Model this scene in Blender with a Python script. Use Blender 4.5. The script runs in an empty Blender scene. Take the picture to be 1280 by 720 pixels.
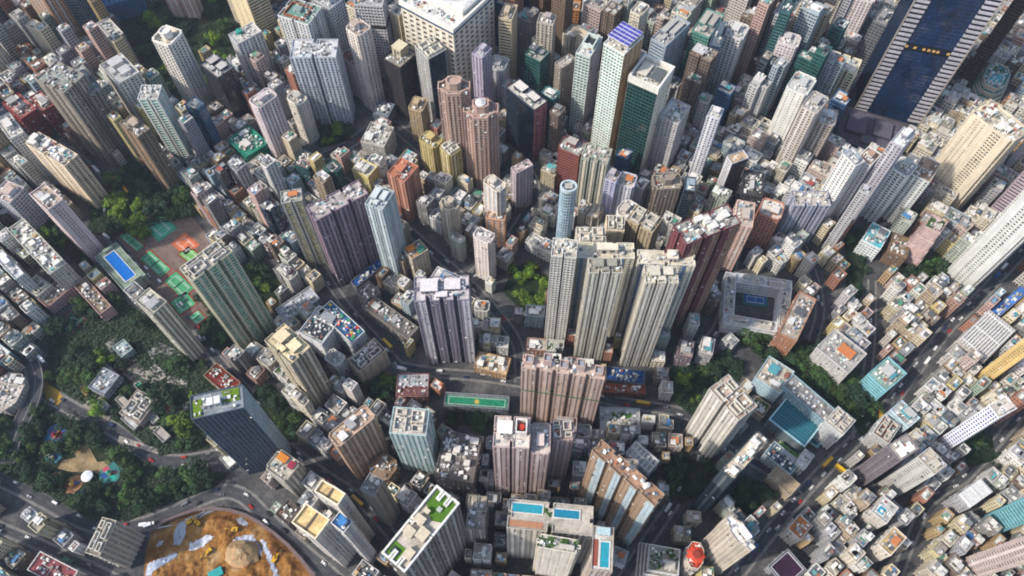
import bpy, math, random, json
from math import sin, cos, pi, radians
from mathutils import Vector, Matrix
random.seed(7)
SC = bpy.context.scene
C = SC.collection
# ---------------------------------------------------------------- camera
CAM_H = 600.0
PITCH = math.atan2(970.0, 545.0)            # below the horizon
cam = bpy.data.cameras.new('camera'); co = bpy.data.objects.new('camera', cam); C.objects.link(co)
cam.sensor_width = 36; cam.lens = 970/1280*36; cam.clip_start = 1; cam.clip_end = 20000
co.location = (0, 0, CAM_H); co.rotation_euler = (pi/2-PITCH, 0, 0)
SC.camera = co
# ---------------------------------------------------------------- world, sun, exposure
SUN_EL, SUN_AZ = 43.0, 252.0                # azimuth: compass style, from +Y clockwise
w = bpy.data.worlds.new('World'); SC.world = w; w.use_nodes = True
nt = w.node_tree; bg = nt.nodes['Background']
sky = nt.nodes.new('ShaderNodeTexSky'); sky.sky_type = 'NISHITA'; sky.sun_disc = False
sky.sun_elevation = radians(SUN_EL); sky.sun_rotation = radians(SUN_AZ); sky.dust_density = 2.0; sky.air_density = 1.0
nt.links.new(sky.outputs[0], bg.inputs[0]); bg.inputs[1].default_value = 0.15
sl = bpy.data.lights.new('sun', 'SUN'); sl.energy = 3.1; sl.angle = radians(2.5); sl.color = (1.0, 0.92, 0.82)
so = bpy.data.objects.new('sun', sl); C.objects.link(so)
so.rotation_euler = (radians(90-SUN_EL), 0, radians(-SUN_AZ+180))
so.location = (0, 0, 900)
SC.view_settings.view_transform = 'Standard'; SC.view_settings.look = 'None'; SC.view_settings.exposure = 0.62
SC.view_settings.gamma = 1
SC.cycles.max_bounces = 5; SC.cycles.diffuse_bounces = 3; SC.cycles.glossy_bounces = 2
SC.cycles.pixel_filter_type = 'BLACKMAN_HARRIS'; SC.cycles.filter_width = 1.9

def at(x, y, z=0.0):
    """world point at height z seen at photo pixel (x, y)"""
    X = (x-640)/970; V = (y-360)/970
    dx, dy, dz = X, cos(PITCH)-V*sin(PITCH), -sin(PITCH)-V*cos(PITCH)
    k = (CAM_H-z)/-dz
    return (dx*k, dy*k)
def to_px(x, y, z=0.0):
    v = (x, y, z-CAM_H); d = v[1]*cos(PITCH)-v[2]*sin(PITCH); q = -v[1]*sin(PITCH)-v[2]*cos(PITCH)
    if d <= 1: return (9999, 9999)
    return 640+970*v[0]/d, 360+970*q/d

# ---------------------------------------------------------------- materials
def lin(h):
    o = []
    for i in (0, 2, 4):
        c = int(h[i:i+2], 16)/255
        o.append(c/12.92 if c <= .04045 else ((c+.055)/1.055)**2.4)
    return (o[0], o[1], o[2], 1.0)
def soft(c, s=.8, k=1.08):
    m = .3*c[0]+.5*c[1]+.2*c[2]; return tuple(min(.8, (m+(x-m)*s)*k) for x in c[:3])+(1.0,)
def vary(c, a=.08):
    k = 1+random.uniform(-a, a)
    return tuple(min(1, x*k*(1+random.uniform(-a, a)*.3)) for x in c[:3])+(1.0,)
class NT:
    def __init__(s, name, rough=.85, spec=.3):
        s.m = bpy.data.materials.new(name); s.m.use_nodes = True; s.t = s.m.node_tree; s.n = s.t.nodes; s.l = s.t.links
        s.b = s.n['Principled BSDF']; s.b.inputs['Roughness'].default_value = rough
        s.b.inputs['Specular IOR Level'].default_value = spec
    def node(s, typ, **kw):
        n = s.n.new(typ)
        for k, v in kw.items(): setattr(n, k, v)
        return n
    def link(s, a, b): s.l.new(a, b)
    def coords(s, scale=(1, 1, 1), world=False):
        tc = s.node('ShaderNodeNewGeometry' if world else 'ShaderNodeTexCoord')
        mp = s.node('ShaderNodeMapping'); mp.inputs['Scale'].default_value = scale
        s.link(tc.outputs['Position' if world else 'Object'], mp.inputs[0]); return mp.outputs[0]
    def noise(s, vec, scale, detail=3, rough=.6):
        n = s.node('ShaderNodeTexNoise'); n.inputs['Scale'].default_value = scale; n.inputs['Detail'].default_value = detail
        n.inputs['Roughness'].default_value = rough; s.link(vec, n.inputs['Vector']); return n.outputs['Fac']
    def ramp(s, fac, stops):
        r = s.node('ShaderNodeValToRGB'); e = r.color_ramp.elements
        while len(e) < len(stops): e.new(.5)
        for i, (p, c) in enumerate(stops): e[i].position = p; e[i].color = c if len(c) == 4 else (*c, 1)
        s.link(fac, r.inputs[0]); return r.outputs[0]
    def mul(s, a, b, mode='MULTIPLY', f=1.0):
        n = s.node('ShaderNodeMix', data_type='RGBA', blend_type=mode); n.inputs[0].default_value = f
        for sock, v in ((n.inputs[6], a), (n.inputs[7], b)):
            if isinstance(v, tuple): sock.default_value = v
            else: s.link(v, sock)
        return n.outputs[2]
    def mix(s, fac, a, b):
        n = s.node('ShaderNodeMix', data_type='RGBA'); s.link(fac, n.inputs[0])
        for sock, v in ((n.inputs[6], a), (n.inputs[7], b)):
            if isinstance(v, tuple): sock.default_value = v
            else: s.link(v, sock)
        return n.outputs[2]
    def base(s, c): s.link(c, s.b.inputs['Base Color']); return s.m
g4 = lambda v: (v, v, v, 1)
def m_wall():
    s = NT('weathered_facade_paint', .8, .3)
    a = s.node('ShaderNodeAttribute', attribute_name='Col').outputs['Color']
    st = s.ramp(s.noise(s.coords((.55, .55, .035)), 1.0, 4), [(.3, g4(.84)), (.62, g4(1.12))])
    pa = s.ramp(s.noise(s.coords((.09, .09, .09)), 1.0, 5), [(.3, (.9, .9, .88, 1)), (.7, g4(1.12))])
    fi = s.ramp(s.noise(s.coords((.8, .8, .8)), 1.0, 2), [(.3, g4(.86)), (.7, g4(1.08))])
    return s.base(s.mul(s.mul(s.mul(a, st), pa), fi))
def m_roof():
    s = NT('stained_roof_deck', .9, .2)
    oi = s.node('ShaderNodeObjectInfo').outputs['Color']
    pa = s.ramp(s.noise(s.coords((.12, .12, .12), True), 1.0, 5), [(.32, (.62, .62, .6, 1)), (.66, g4(1.12))])
    fi = s.ramp(s.noise(s.coords((.7, .7, .7), True), 1.0, 3), [(.35, (.72, .74, .76, 1)), (.6, g4(1.06))])
    v = s.node('ShaderNodeTexVoronoi', feature='F1'); v.inputs['Scale'].default_value = .22; s.link(s.coords((1, 1, 1), True), v.inputs['Vector'])
    ce = s.ramp(v.outputs['Color'], [(.1, g4(.8)), (.9, g4(1.1))])
    return s.base(s.mul(s.mul(s.mul(oi, pa), fi), ce))
def m_paint():
    s = NT('mixed_painted_items', .7, .3)
    a = s.node('ShaderNodeAttribute', attribute_name='Col').outputs['Color']
    fi = s.ramp(s.noise(s.coords((.6, .6, .6), True), 1.0, 3), [(.3, g4(.75)), (.7, g4(1.1))])
    return s.base(s.mul(a, fi))
def m_glass():
    s = NT('window_glass_and_curtains', .18, .5)
    oi = s.node('ShaderNodeObjectInfo').outputs['Color']
    tc = s.node('ShaderNodeTexCoord'); sn = s.node('ShaderNodeVectorMath', operation='SNAP'); sn.inputs[1].default_value = (1.7, 1.7, 3.2)
    s.link(tc.outputs['Object'], sn.inputs[0]); wn = s.node('ShaderNodeTexWhiteNoise', noise_dimensions='3D'); s.link(sn.outputs[0], wn.inputs['Vector'])
    f = s.ramp(wn.outputs['Value'], [(0, g4(.35)), (.45, g4(.8)), (.7, g4(1.15)), (.9, (1.4, 1.4, 1.3, 1)), (.97, (2.2, 2.1, 1.9, 1))])
    r = s.node('ShaderNodeMapRange'); r.inputs[3].default_value = .08; r.inputs[4].default_value = .35; s.link(wn.outputs['Value'], r.inputs[0]); s.link(r.outputs[0], s.b.inputs['Roughness'])
    return s.base(s.mul(oi, f))
def m_curtain():
    s = NT('curtain_wall_glass', .08, .8)
    oi = s.node('ShaderNodeObjectInfo').outputs['Color']
    tc = s.node('ShaderNodeTexCoord'); sn = s.node('ShaderNodeVectorMath', operation='SNAP'); sn.inputs[1].default_value = (3.0, 3.0, 4.0)
    s.link(tc.outputs['Object'], sn.inputs[0]); wn = s.node('ShaderNodeTexWhiteNoise', noise_dimensions='3D'); s.link(sn.outputs[0], wn.inputs['Vector'])
    f = s.ramp(wn.outputs['Value'], [(0, g4(.78)), (.8, g4(1.1)), (1, g4(1.45))]); b = s.ramp(s.noise(s.coords((.05, .05, .02)), 1.0, 4), [(.3, g4(.5)), (.7, g4(1.3))])
    return s.base(s.mul(s.mul(oi, f), b))
def m_plainobj(name, rough, spec, lo=.8, hi=1.1, sc=.5, metal=0):
    s = NT(name, rough, spec); s.b.inputs['Metallic'].default_value = metal
    oi = s.node('ShaderNodeObjectInfo').outputs['Color']
    fi = s.ramp(s.noise(s.coords((sc, sc, sc), True), 1.0, 4), [(.3, g4(lo)), (.7, g4(hi))])
    return s.base(s.mul(oi, fi))
def m_water():
    s = NT('pool_water', .06, .5)
    oi = s.node('ShaderNodeObjectInfo').outputs['Color']
    n = s.noise(s.coords((.5, .5, .5), True), 1.0, 3); bp = s.node('ShaderNodeBump'); bp.inputs['Strength'].default_value = .15; s.link(n, bp.inputs['Height']); s.link(bp.outputs[0], s.b.inputs['Normal'])
    return s.base(s.mul(oi, s.ramp(n, [(.3, g4(.85)), (.7, g4(1.15))])))
def m_leaf():
    s = NT('tree_leaves', .75, .2)
    oi = s.node('ShaderNodeObjectInfo')
    a = s.node('ShaderNodeAttribute', attribute_name='Col').outputs['Color']
    return s.base(s.mul(oi.outputs['Color'], a))
def m_grass():
    s = NT('lawn_grass', .95, .1)
    oi = s.node('ShaderNodeObjectInfo').outputs['Color']
    f = s.ramp(s.noise(s.coords((.5, .5, .5), True), 1.0, 5, .8), [(.3, (.6, .65, .6, 1)), (.7, (1.3, 1.2, 1, 1))])
    return s.base(s.mul(oi, f))
def m_ground():
    s = NT('city_ground_concrete', .95, .2)
    p = s.coords((.05, .05, .05), True)
    a = s.ramp(s.noise(p, 1.0, 6, .7), [(.3, (.035, .038, .042, 1)), (.5, (.075, .075, .078, 1)), (.68, (.15, .145, .135, 1))])
    b = s.ramp(s.noise(s.coords((.5, .5, .5), True), 1.0, 3), [(.3, g4(.6)), (.7, g4(1.2))])
    return s.base(s.mul(a, b))
def m_asphalt():
    s = NT('asphalt', .9, .25)
    a = s.ramp(s.noise(s.coords((.08, .08, .08), True), 1.0, 5, .7), [(.3, (.03, .032, .037, 1)), (.7, (.07, .072, .078, 1))])
    b = s.ramp(s.noise(s.coords((.9, .9, .9), True), 1.0, 3), [(.3, g4(.75)), (.7, g4(1.2))])
    return s.base(s.mul(a, b))
def m_pave():
    s = NT('pavement_slabs', .9, .2)
    a = s.ramp(s.noise(s.coords((.2, .2, .2), True), 1.0, 5, .7), [(.3, (.1, .1, .1, 1)), (.7, (.24, .23, .21, 1))])
    return s.base(a)
def m_soil():
    s = NT('park_soil_and_ivy', 1, .05)
    a = s.ramp(s.noise(s.coords((.09, .09, .09), True), 1.0, 6, .75), [(.3, (.008, .015, .009, 1)), (.52, (.018, .03, .014, 1)), (.68, (.07, .062, .045, 1))])
    return s.base(a)
def m_earth():
    s = NT('raw_orange_earth', .95, .1)
    p = s.coords((.06, .06, .06), True)
    a = s.ramp(s.noise(p, 1.0, 7, .7), [(.3, (.075, .035, .018, 1)), (.42, (.2, .085, .022, 1)), (.55, (.3, .155, .045, 1)), (.68, (.38, .27, .15, 1))])
    b = s.ramp(s.noise(s.coords((.6, .6, .6), True), 1.0, 4), [(.3, g4(.7)), (.7, g4(1.15))])
    return s.base(s.mul(a, b))
def m_court():
    s = NT('sports_court_coating', .8, .2)
    oi = s.node('ShaderNodeObjectInfo').outputs['Color']
    a = s.ramp(s.noise(s.coords((.25, .25, .25), True), 1.0, 5, .75), [(.35, g4(.7)), (.6, g4(1.1)), (.75, (1.5, 1.5, 1.5, 1))])
    return s.base(s.mul(oi, a))
M = dict(wall=m_wall(), roof=m_roof(), paint=m_paint(), glass=m_glass(), curtain=m_curtain(), water=m_water(), leaf=m_leaf(), grass=m_grass(),
         ground=m_ground(), asphalt=m_asphalt(), pave=m_pave(), soil=m_soil(), earth=m_earth(), court=m_court(),
         car=m_plainobj('car_lacquer', .3, .5, .95, 1.03, .3), plain=m_plainobj('plain_coating', .7, .3),
         bark=m_plainobj('bark', .9, .1, .6, 1.2, 2), tarp=m_plainobj('plastic_sheet', .45, .4, .75, 1.12, .3),
         white=m_plainobj('road_paint', .7, .2, .7, 1.05, .4))

# ---------------------------------------------------------------- mesh helpers
class MB:
    def __init__(s): s.v = []; s.f = []; s.c = []
    def face(s, pts, col=None):
        n = len(s.v); s.v += pts; s.f.append(tuple(range(n, n+len(pts)))); s.c.append(col or (1, 1, 1, 1))
    def box(s, x0, x1, y0, y1, z0, z1, col=None, bottom=False, rz=0):
        p = [(x0, y0), (x1, y0), (x1, y1), (x0, y1)]
        if rz:
            cx, cy = (x0+x1)/2, (y0+y1)/2; c, q = cos(rz), sin(rz)
            p = [(cx+(a-cx)*c-(b-cy)*q, cy+(a-cx)*q+(b-cy)*c) for a, b in p]
        n = len(s.v); s.v += [(a, b, z0) for a, b in p]+[(a, b, z1) for a, b in p]
        fs = [(n, n+1, n+5, n+4), (n+1, n+2, n+6, n+5), (n+2, n+3, n+7, n+6), (n+3, n, n+4, n+7), (n+4, n+5, n+6, n+7)]
        if bottom: fs.append((n+3, n+2, n+1, n))
        s.f += fs; s.c += [col or (1, 1, 1, 1)]*len(fs)
    def prism(s, poly, z0, z1, col=None, top=True):
        n = len(s.v); k = len(poly); s.v += [(a, b, z0) for a, b in poly]+[(a, b, z1) for a, b in poly]
        for i in range(k):
            j = (i+1) % k; s.f.append((n+i, n+j, n+k+j, n+k+i)); s.c.append(col or (1, 1, 1, 1))
        if top: s.f.append(tuple(range(n+k, n+2*k))); s.c.append(col or (1, 1, 1, 1))
    def cyl(s, x, y, r, z0, z1, col=None, n=10, r2=None):
        r2 = r if r2 is None else r2
        a = [(cos(2*pi*i/n), sin(2*pi*i/n)) for i in range(n)]; b = len(s.v)
        s.v += [(x+p*r, y+q*r, z0) for p, q in a]+[(x+p*r2, y+q*r2, z1) for p, q in a]
        for i in range(n):
            j = (i+1) % n; s.f.append((b+i, b+j, b+n+j, b+n+i)); s.c.append(col or (1, 1, 1, 1))
        s.f.append(tuple(range(b+n, b+2*n))); s.c.append(col or (1, 1, 1, 1))
    def ring(s, poly, inner, z0, z1, col=None):
        n = len(s.v); k = len(poly)
        s.v += [(a, b, z0) for a, b in poly]+[(a, b, z1) for a, b in poly]+[(a, b, z0) for a, b in inner]+[(a, b, z1) for a, b in inner]
        for i in range(k):
            j = (i+1) % k
            s.f += [(n+i, n+j, n+k+j, n+k+i), (n+k+i, n+k+j, n+3*k+j, n+3*k+i), (n+3*k+i, n+3*k+j, n+2*k+j, n+2*k+i)]
            s.c += [col or (1, 1, 1, 1)]*3
    def bar(s, a, b, w, col=None):
        a, b = Vector(a), Vector(b); d = (b-a).normalized(); u = d.cross(Vector((0, 0, 1)))
        if u.length < .01: u = Vector((1, 0, 0))
        u = u.normalized()*w/2; v = d.cross(u).normalized()*w/2; n = len(s.v)
        for p in (a, b): s.v += [tuple(p+u+v), tuple(p-u+v), tuple(p-u-v), tuple(p+u-v)]
        s.f += [(n, n+1, n+5, n+4), (n+1, n+2, n+6, n+5), (n+2, n+3, n+7, n+6), (n+3, n, n+4, n+7), (n, n+3, n+2, n+1), (n+4, n+5, n+6, n+7)]; s.c += [col or (1, 1, 1, 1)]*6
    def mesh(s, name, mat):
        me = bpy.data.meshes.new(name); me.from_pydata(s.v, [], s.f)
        at_ = me.attributes.new('Col', 'FLOAT_COLOR', 'FACE'); buf = []
        for c in s.c: buf.extend(c)
        at_.data.foreach_set('color', buf); me.materials.append(mat); return me
    def build(s, name, mat, parent=None, color=(1, 1, 1, 1), **kw):
        o = bpy.data.objects.new(name, s.mesh(name, mat)); C.objects.link(o); o.color = color
        if parent: o.parent = parent
        for k, v in kw.items(): o[k] = v
        return o
def thing(name, label, cat, loc=(0, 0, 0), rz=0, group=None):
    o = bpy.data.objects.new(name, None); C.objects.link(o); o.location = loc; o.rotation_euler = (0, 0, rz); o.empty_display_size = .1
    o['label'] = label; o['category'] = cat
    if group: o['group'] = group
    return o
def tag(o, label, cat, group=None):
    o['label'] = label; o['category'] = cat
    if group: o['group'] = group
    return o
def struct(o): o['kind'] = 'structure'; return o
def inset(poly, d):
    n = len(poly); out = []
    for i in range(n):
        p, q, r = poly[i-1], poly[i], poly[(i+1) % n]
        a = (q[0]-p[0], q[1]-p[1]); b = (r[0]-q[0], r[1]-q[1]); la = math.hypot(*a) or 1; lb = math.hypot(*b) or 1
        na = (-a[1]/la, a[0]/la); nb = (-b[1]/lb, b[0]/lb)
        k = 1+na[0]*nb[0]+na[1]*nb[1]; k = max(k, .3)
        out.append((q[0]+(na[0]+nb[0])*d/k, q[1]+(na[1]+nb[1])*d/k))
    return out
def plan_poly(kind, w, d):
    x, y = w/2, d/2
    if kind == 'c': return [(x*cos(2*pi*i/20), y*sin(2*pi*i/20)) for i in range(20)]
    if kind == 'o': return [(-x*.5, -y), (x*.5, -y), (x, -y*.5), (x, y*.5), (x*.5, y), (-x*.5, y), (-x, y*.5), (-x, -y*.5)]
    if kind == 'x':
        a, b, e = .42, .42, .8
        return [(-x*a, -y), (x*a, -y), (x*a, -y*e), (x*.62, -y*.62), (x*e, -y*b), (x, -y*b), (x, y*b), (x*e, y*b), (x*.62, y*.62), (x*a, y*e), (x*a, y), (-x*a, y), (-x*a, y*e), (-x*.62, y*.62), (-x*e, y*b), (-x, y*b), (-x, -y*b), (-x*e, -y*b), (-x*.62, -y*.62), (-x*a, -y*e)]
    if kind[0] == 'n':
        k = int(kind[1]); nw = min(3.2, w*.09) if k > 1 else min(3, w*.13); nd = min(5.5, d*.22); f = []; sd = min(2.2, w*.08)
        if k == 1:     # corners cut back
            return [(-x+sd, -y), (x-sd, -y), (x-sd, -y+sd*1.4), (x, -y+sd*1.4), (x, y-sd*1.4), (x-sd, y-sd*1.4), (x-sd, y), (-x+sd, y), (-x+sd, y-sd*1.4), (-x, y-sd*1.4), (-x, -y+sd*1.4), (-x+sd, -y+sd*1.4)]
        f.append((-x, -y))
        for i in range(1, k):
            c = -x+w*i/k; f += [(c-nw/2, -y), (c-nw/2, -y+nd), (c+nw/2, -y+nd), (c+nw/2, -y)]
        f += [(x, -y), (x, -nw/2), (x-nd*.5, -nw/2), (x-nd*.5, nw/2), (x, nw/2), (x, y)]
        for i in range(k-1, 0, -1):
            c = -x+w*i/k; f += [(c+nw/2, y), (c+nw/2, y-nd), (c-nw/2, y-nd), (c-nw/2, y)]
        f += [(-x, y), (-x, nw/2), (-x+nd*.5, nw/2), (-x+nd*.5, -nw/2), (-x, -nw/2)]
        return f
    if kind[0] == 'l':
        a, e = w*(.32+.04*int(kind[1])), d*.36; q = int(kind[1]) % 4; P = [(-x, -y), (x, -y), (x, y-e), (x-a, y-e), (x-a, y), (-x, y)]
        if q == 1: P = [(-u, -v) for u, v in P]
        if q == 2: P = [(-u, v) for u, v in P][::-1]
        if q == 3: P = [(u, -v) for u, v in P][::-1]
        return P
    return [(-x, -y), (x, -y), (x, y), (-x, y)]
# style: bay, pier, band fraction, floor, recess, ac-unit chance
STY = {'res': (3.4, 1.35, .46, 3.2, .55, .16), 'rib': (3.6, 1.9, .36, 3.2, .75, .1), 'band': (14, .5, .5, 3.6, .7, 0), 'glass': (3.0, .22, .16, 4.0, .18, 0),
       'grid': (3.1, .8, .34, 3.5, .6, .02), 'slot': (4.2, 1.7, .36, 3.3, .9, .03), 'plain': (6.5, 4.6, .5, 3.2, .4, .05), 'slotcol': (0, 0, .42, 3.2, .9, .12),
       'stripe': (0, 0, .3, 3.3, .5, .03), 'old': (3.0, .95, .42, 3.1, .6, .3), 'terr': (5, .6, .55, 3.4, 1.3, 0), 'mega': (3.0, .2, .14, 4.0, .2, 0),
       'bigbay': (7.5, 3.4, .4, 5.6, .9, 0), 'bluestripe': (2.9, 1.0, .2, 3.3, .8, 0), 'bay2': (3.5, 1.8, .4, 3.2, .7, .08)}
def solids(st, L):
    """solid stretches of a wall of length L: (from, to, which colour)"""
    if st == 'slotcol':
        if L > 30: return [(0, L*.14, 0), (L*.16, L*.24, 1), (L*.26, L*.36, 0), (L*.38, L*.6, 0), (L*.655, L*.675, 1), (L*.73, L*.75, 1), (L*.805, L, 0)]
        if L < 9: return [(0, L*.3, 0), (L*.7, L, 0)]
        return [(0, L*.3, 0), (L*.38, L*.46, 1), (L*.54, L*.62, 1), (L*.7, L, 0)]
    if st == 'stripe':
        n = max(1, round(L/6.0)); u = L/n; o = []
        for i in range(n): o += [(u*i, u*i+u*.22, 0), (u*i+u*.78, u*i+u, 0)]
        return o
    bay, pw = STY[st][:2]; n = max(1, round(L/bay)); u = L/n; pw = min(pw, u*.8)
    o = [(0, pw/2, 0)]
    for i in range(1, n): o.append((u*i-pw/2, u*i+pw/2, i % 2 if st == 'rib' else 0))
    if st == 'bay2': nc = max(1, round(L/5.5)); o = [(a, b, min(nc-1, int((a+b)/2/L*nc)) % 2) for a, b, _ in o]; return o+[(L-pw/2, L, (nc-1) % 2)]
    return o+[(L-pw/2, L, 0)]
def facade(root, poly, z0, H, styles, cols, cores, acs=True, name='wall'):
    """recessed window wall with projecting floor bands and piers, all real geometry; styles (front, side)"""
    n = len(poly); wall = MB(); s0 = STY[styles[0]]; fl = s0[3]; rec = s0[4]
    if styles[0] in ('slotcol', 'stripe'): rec = s0[4]
    inn = inset(poly, rec); nf = max(1, int(round((H-z0)/fl))); fl = (H-z0)/nf
    glass = [MB(), MB()]
    info = []
    for i in range(n):
        p, q = poly[i], poly[(i+1) % n]; L = math.hypot(q[0]-p[0], q[1]-p[1]); e = ((q[0]-p[0])/L, (q[1]-p[1])/L); nn = (e[1], -e[0])
        side = abs(nn[0]) > abs(nn[1]) and len(styles) > 1
        info.append((p, q, L, e, nn, int(side)))
        gm = glass[int(side)]; a, b = inn[i], inn[(i+1) % n]
        gm.face([(a[0], a[1], z0), (b[0], b[1], z0), (b[0], b[1], H), (a[0], a[1], H)])
        st = styles[int(side)]; c1, c2 = cols[int(side)]; bh = fl*STY[st][2]
        if st == 'mega' and not side:
            pass
        for k in range(nf):
            zt = z0+fl*(k+1); zb = zt-bh
            if k == 0 and z0 == 0: zb = zt-bh
            cc = c1 if not (st == 'stripe') else c1
            v = wall
            if st == 'bay2' and L > 5:
                nc = max(1, round(L/5.5))
                for ci in range(nc):
                    ta, tb = ci/nc, (ci+1)/nc; X0, X1 = (p[0]+(q[0]-p[0])*ta, p[1]+(q[1]-p[1])*ta), (p[0]+(q[0]-p[0])*tb, p[1]+(q[1]-p[1])*tb)
                    Y0, Y1 = (a[0]+(b[0]-a[0])*ta, a[1]+(b[1]-a[1])*ta), (a[0]+(b[0]-a[0])*tb, a[1]+(b[1]-a[1])*tb); m = len(v.v)
                    v.v += [(*X0, zb), (*X1, zb), (*X1, zt), (*X0, zt), (*Y1, zt), (*Y0, zt)]; v.f += [(m, m+1, m+2, m+3), (m+3, m+2, m+4, m+5)]; v.c += [(c1, c2)[ci % 2]]*2
                continue
            m = len(v.v); v.v += [(p[0], p[1], zb), (q[0], q[1], zb), (q[0], q[1], zt), (p[0], p[1], zt), (b[0], b[1], zt), (a[0], a[1], zt)]
            v.f += [(m, m+1, m+2, m+3), (m+3, m+2, m+4, m+5)]
            if st == 'old': cc = vary(cc, .05)
            v.c += [cc, cc]
        so_ = solids(st, L) if L > 1.2 else [(0, L, 0)]
        for (s, t, wc) in so_:
            pr = .12 if st not in ('rib', 'slot') else .3
            col = (c1, c2)[wc]
            x0, y0 = p[0]+e[0]*s+nn[0]*pr, p[1]+e[1]*s+nn[1]*pr; x1, y1 = p[0]+e[0]*t+nn[0]*pr, p[1]+e[1]*t+nn[1]*pr
            xi0, yi0 = p[0]+e[0]*s-nn[0]*rec, p[1]+e[1]*s-nn[1]*rec; xi1, yi1 = p[0]+e[0]*t-nn[0]*rec, p[1]+e[1]*t-nn[1]*rec
            m = len(wall.v); wall.v += [(x, y, z) for z in (z0, H) for x, y in ((xi0, yi0), (x0, y0), (x1, y1), (xi1, yi1))]
            for j in range(3): wall.f.append((m+j, m+j+1, m+5+j, m+4+j)); wall.c.append(col)
            wall.f.append((m+4, m+5, m+6, m+7)); wall.c.append(col)
        ch = STY[st][5]
        if acs and ch > 0 and len(so_) > 1:
            gaps = [(so_[j][1], so_[j+1][0]) for j in range(len(so_)-1) if so_[j+1][0]-so_[j][1] > .7]
            mx = 170; cnt = 0
            for (ga, gb) in gaps:
                for k in range(1, nf):
                    if random.random() < ch and cnt < mx:
                        cnt += 1; u = random.uniform(ga, max(ga, gb-.9)); wdt = random.choice((.8, .8, 1.1, min(2.0, gb-ga))); z = z0+fl*k+random.uniform(.1, .5)
                        dp = random.choice((.45, .6)) if wdt < 1.5 else .8
                        c = random.choice(((.5, .5, .5, 1), (.62, .62, .6, 1), (.3, .31, .32, 1), vary(c1, .2), (.12, .13, .14, 1)))
                        bx, by = p[0]+e[0]*u, p[1]+e[1]*u; m = len(wall.v)
                        quad = ((bx, by), (bx+nn[0]*dp, by+nn[1]*dp), (bx+nn[0]*dp+e[0]*wdt, by+nn[1]*dp+e[1]*wdt), (bx+e[0]*wdt, by+e[1]*wdt))
                        wall.v += [(x, y, zz) for zz in (z, z+.8) for x, y in quad]
                        wall.f += [(m, m+1, m+5, m+4), (m+1, m+2, m+6, m+5), (m+2, m+3, m+7, m+6), (m+4, m+5, m+6, m+7)]; wall.c += [c]*4
    # parapet
    wall.ring(inset(poly, -.15), inset(poly, .35), H, H+1.3, vary(cols[0][0], .04))
    wall.build(name, M['wall'], root)
    gm = [M['curtain' if q in ('glass', 'mega') else 'glass'] for q in styles]
    g = glass[0].build('windows', gm[0], root, cores[0])
    if glass[1].f: glass[1].build('windows', gm[-1], root, cores[1])
def roof_deck(root, poly, z, col, name='roof'):
    b = MB(); b.face([(x, y, z+.05) for x, y in inset(poly, .2)]); return b.build(name, M['roof'], root, vary(col, .05))
GREY = [lin(c) for c in ('9a9a9a', 'b5b5b2', 'c9c8c2', '7d8082', '5c6064', 'd6d5cf', '8c857b')]
TINT = [lin(c) for c in ('4f8f98', '4f78a0', 'a86a4c', '5a8a70', 'b8a070', '8a5850', '7fa8b8', '70a5a8', '6f8fa8', '5f9a94', 'a8a090', '8a6450')]
def clutter(b, w, d, z, n, tint=.1, big=1.0, white=.38):
    for _ in range(n//3+1):
        L_ = random.uniform(.25, .6)*min(w, d); x, y = random.uniform(-.3, .3)*w, random.uniform(-.3, .3)*d; q = random.random() < .5; k = random.choice((.12, .15, .4))
        b.box(x-(L_/2 if q else .12), x+(L_/2 if q else .12), y-(.12 if q else L_/2), y+(.12 if q else L_/2), z, z+k, random.choice(GREY))
    for _ in range(n):
        sx, sy = random.uniform(.8, 3.2)*big, random.uniform(.8, 3.0)*big
        sx = min(sx, w*.5); sy = min(sy, d*.5)
        x = random.uniform(-w/2+sx/2+.5, w/2-sx/2-.5) if w > sx+1.2 else 0; y = random.uniform(-d/2+sy/2+.5, d/2-sy/2-.5) if d > sy+1.2 else 0
        r = random.random(); c = random.choice(TINT) if r < tint else (vary(lin('e0dfda')) if r < tint+white else random.choice(GREY))
        b.box(x-sx/2, x+sx/2, y-sy/2, y+sy/2, z, z+random.uniform(.5, 2.4), vary(c, .12), rz=random.choice((0, 0, 0, .3, -.4)))
def hut(root, x, y, w, d, z, h, wc, rc, name='roof_hut'):
    b = MB(); b.box(x-w/2, x+w/2, y-d/2, y+d/2, z, z+h, wc); b.box(x-w/2-.25, x+w/2+.25, y-d/2-.25, y+d/2+.25, z+h, z+h+.25, rc)
    if w > 3: b.box(x-w*.25, x-w*.05, y-d/2-.04, y-d/2, z+.2, z+h*.7, (.04, .05, .06, 1)); b.box(x+w*.1, x+w*.35, y-d/2-.04, y-d/2, z+h*.4, z+h*.75, (.06, .08, .1, 1))
    return b.build(name, M['paint'], root)
def tank(root, x, y, z, r=1.6, h=2.2, col=None):
    b = MB(); c = col or vary(lin('b9b9b4')); b.cyl(x, y, r*1.05, z, z+.3, (.2, .2, .2, 1)); b.cyl(x, y, r, z+.3, z+h, c, 12); b.cyl(x, y, r*.95, z+h, z+h+.4, c, 12, r*.3)
    return b.build('water_tank', M['paint'], root)
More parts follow.
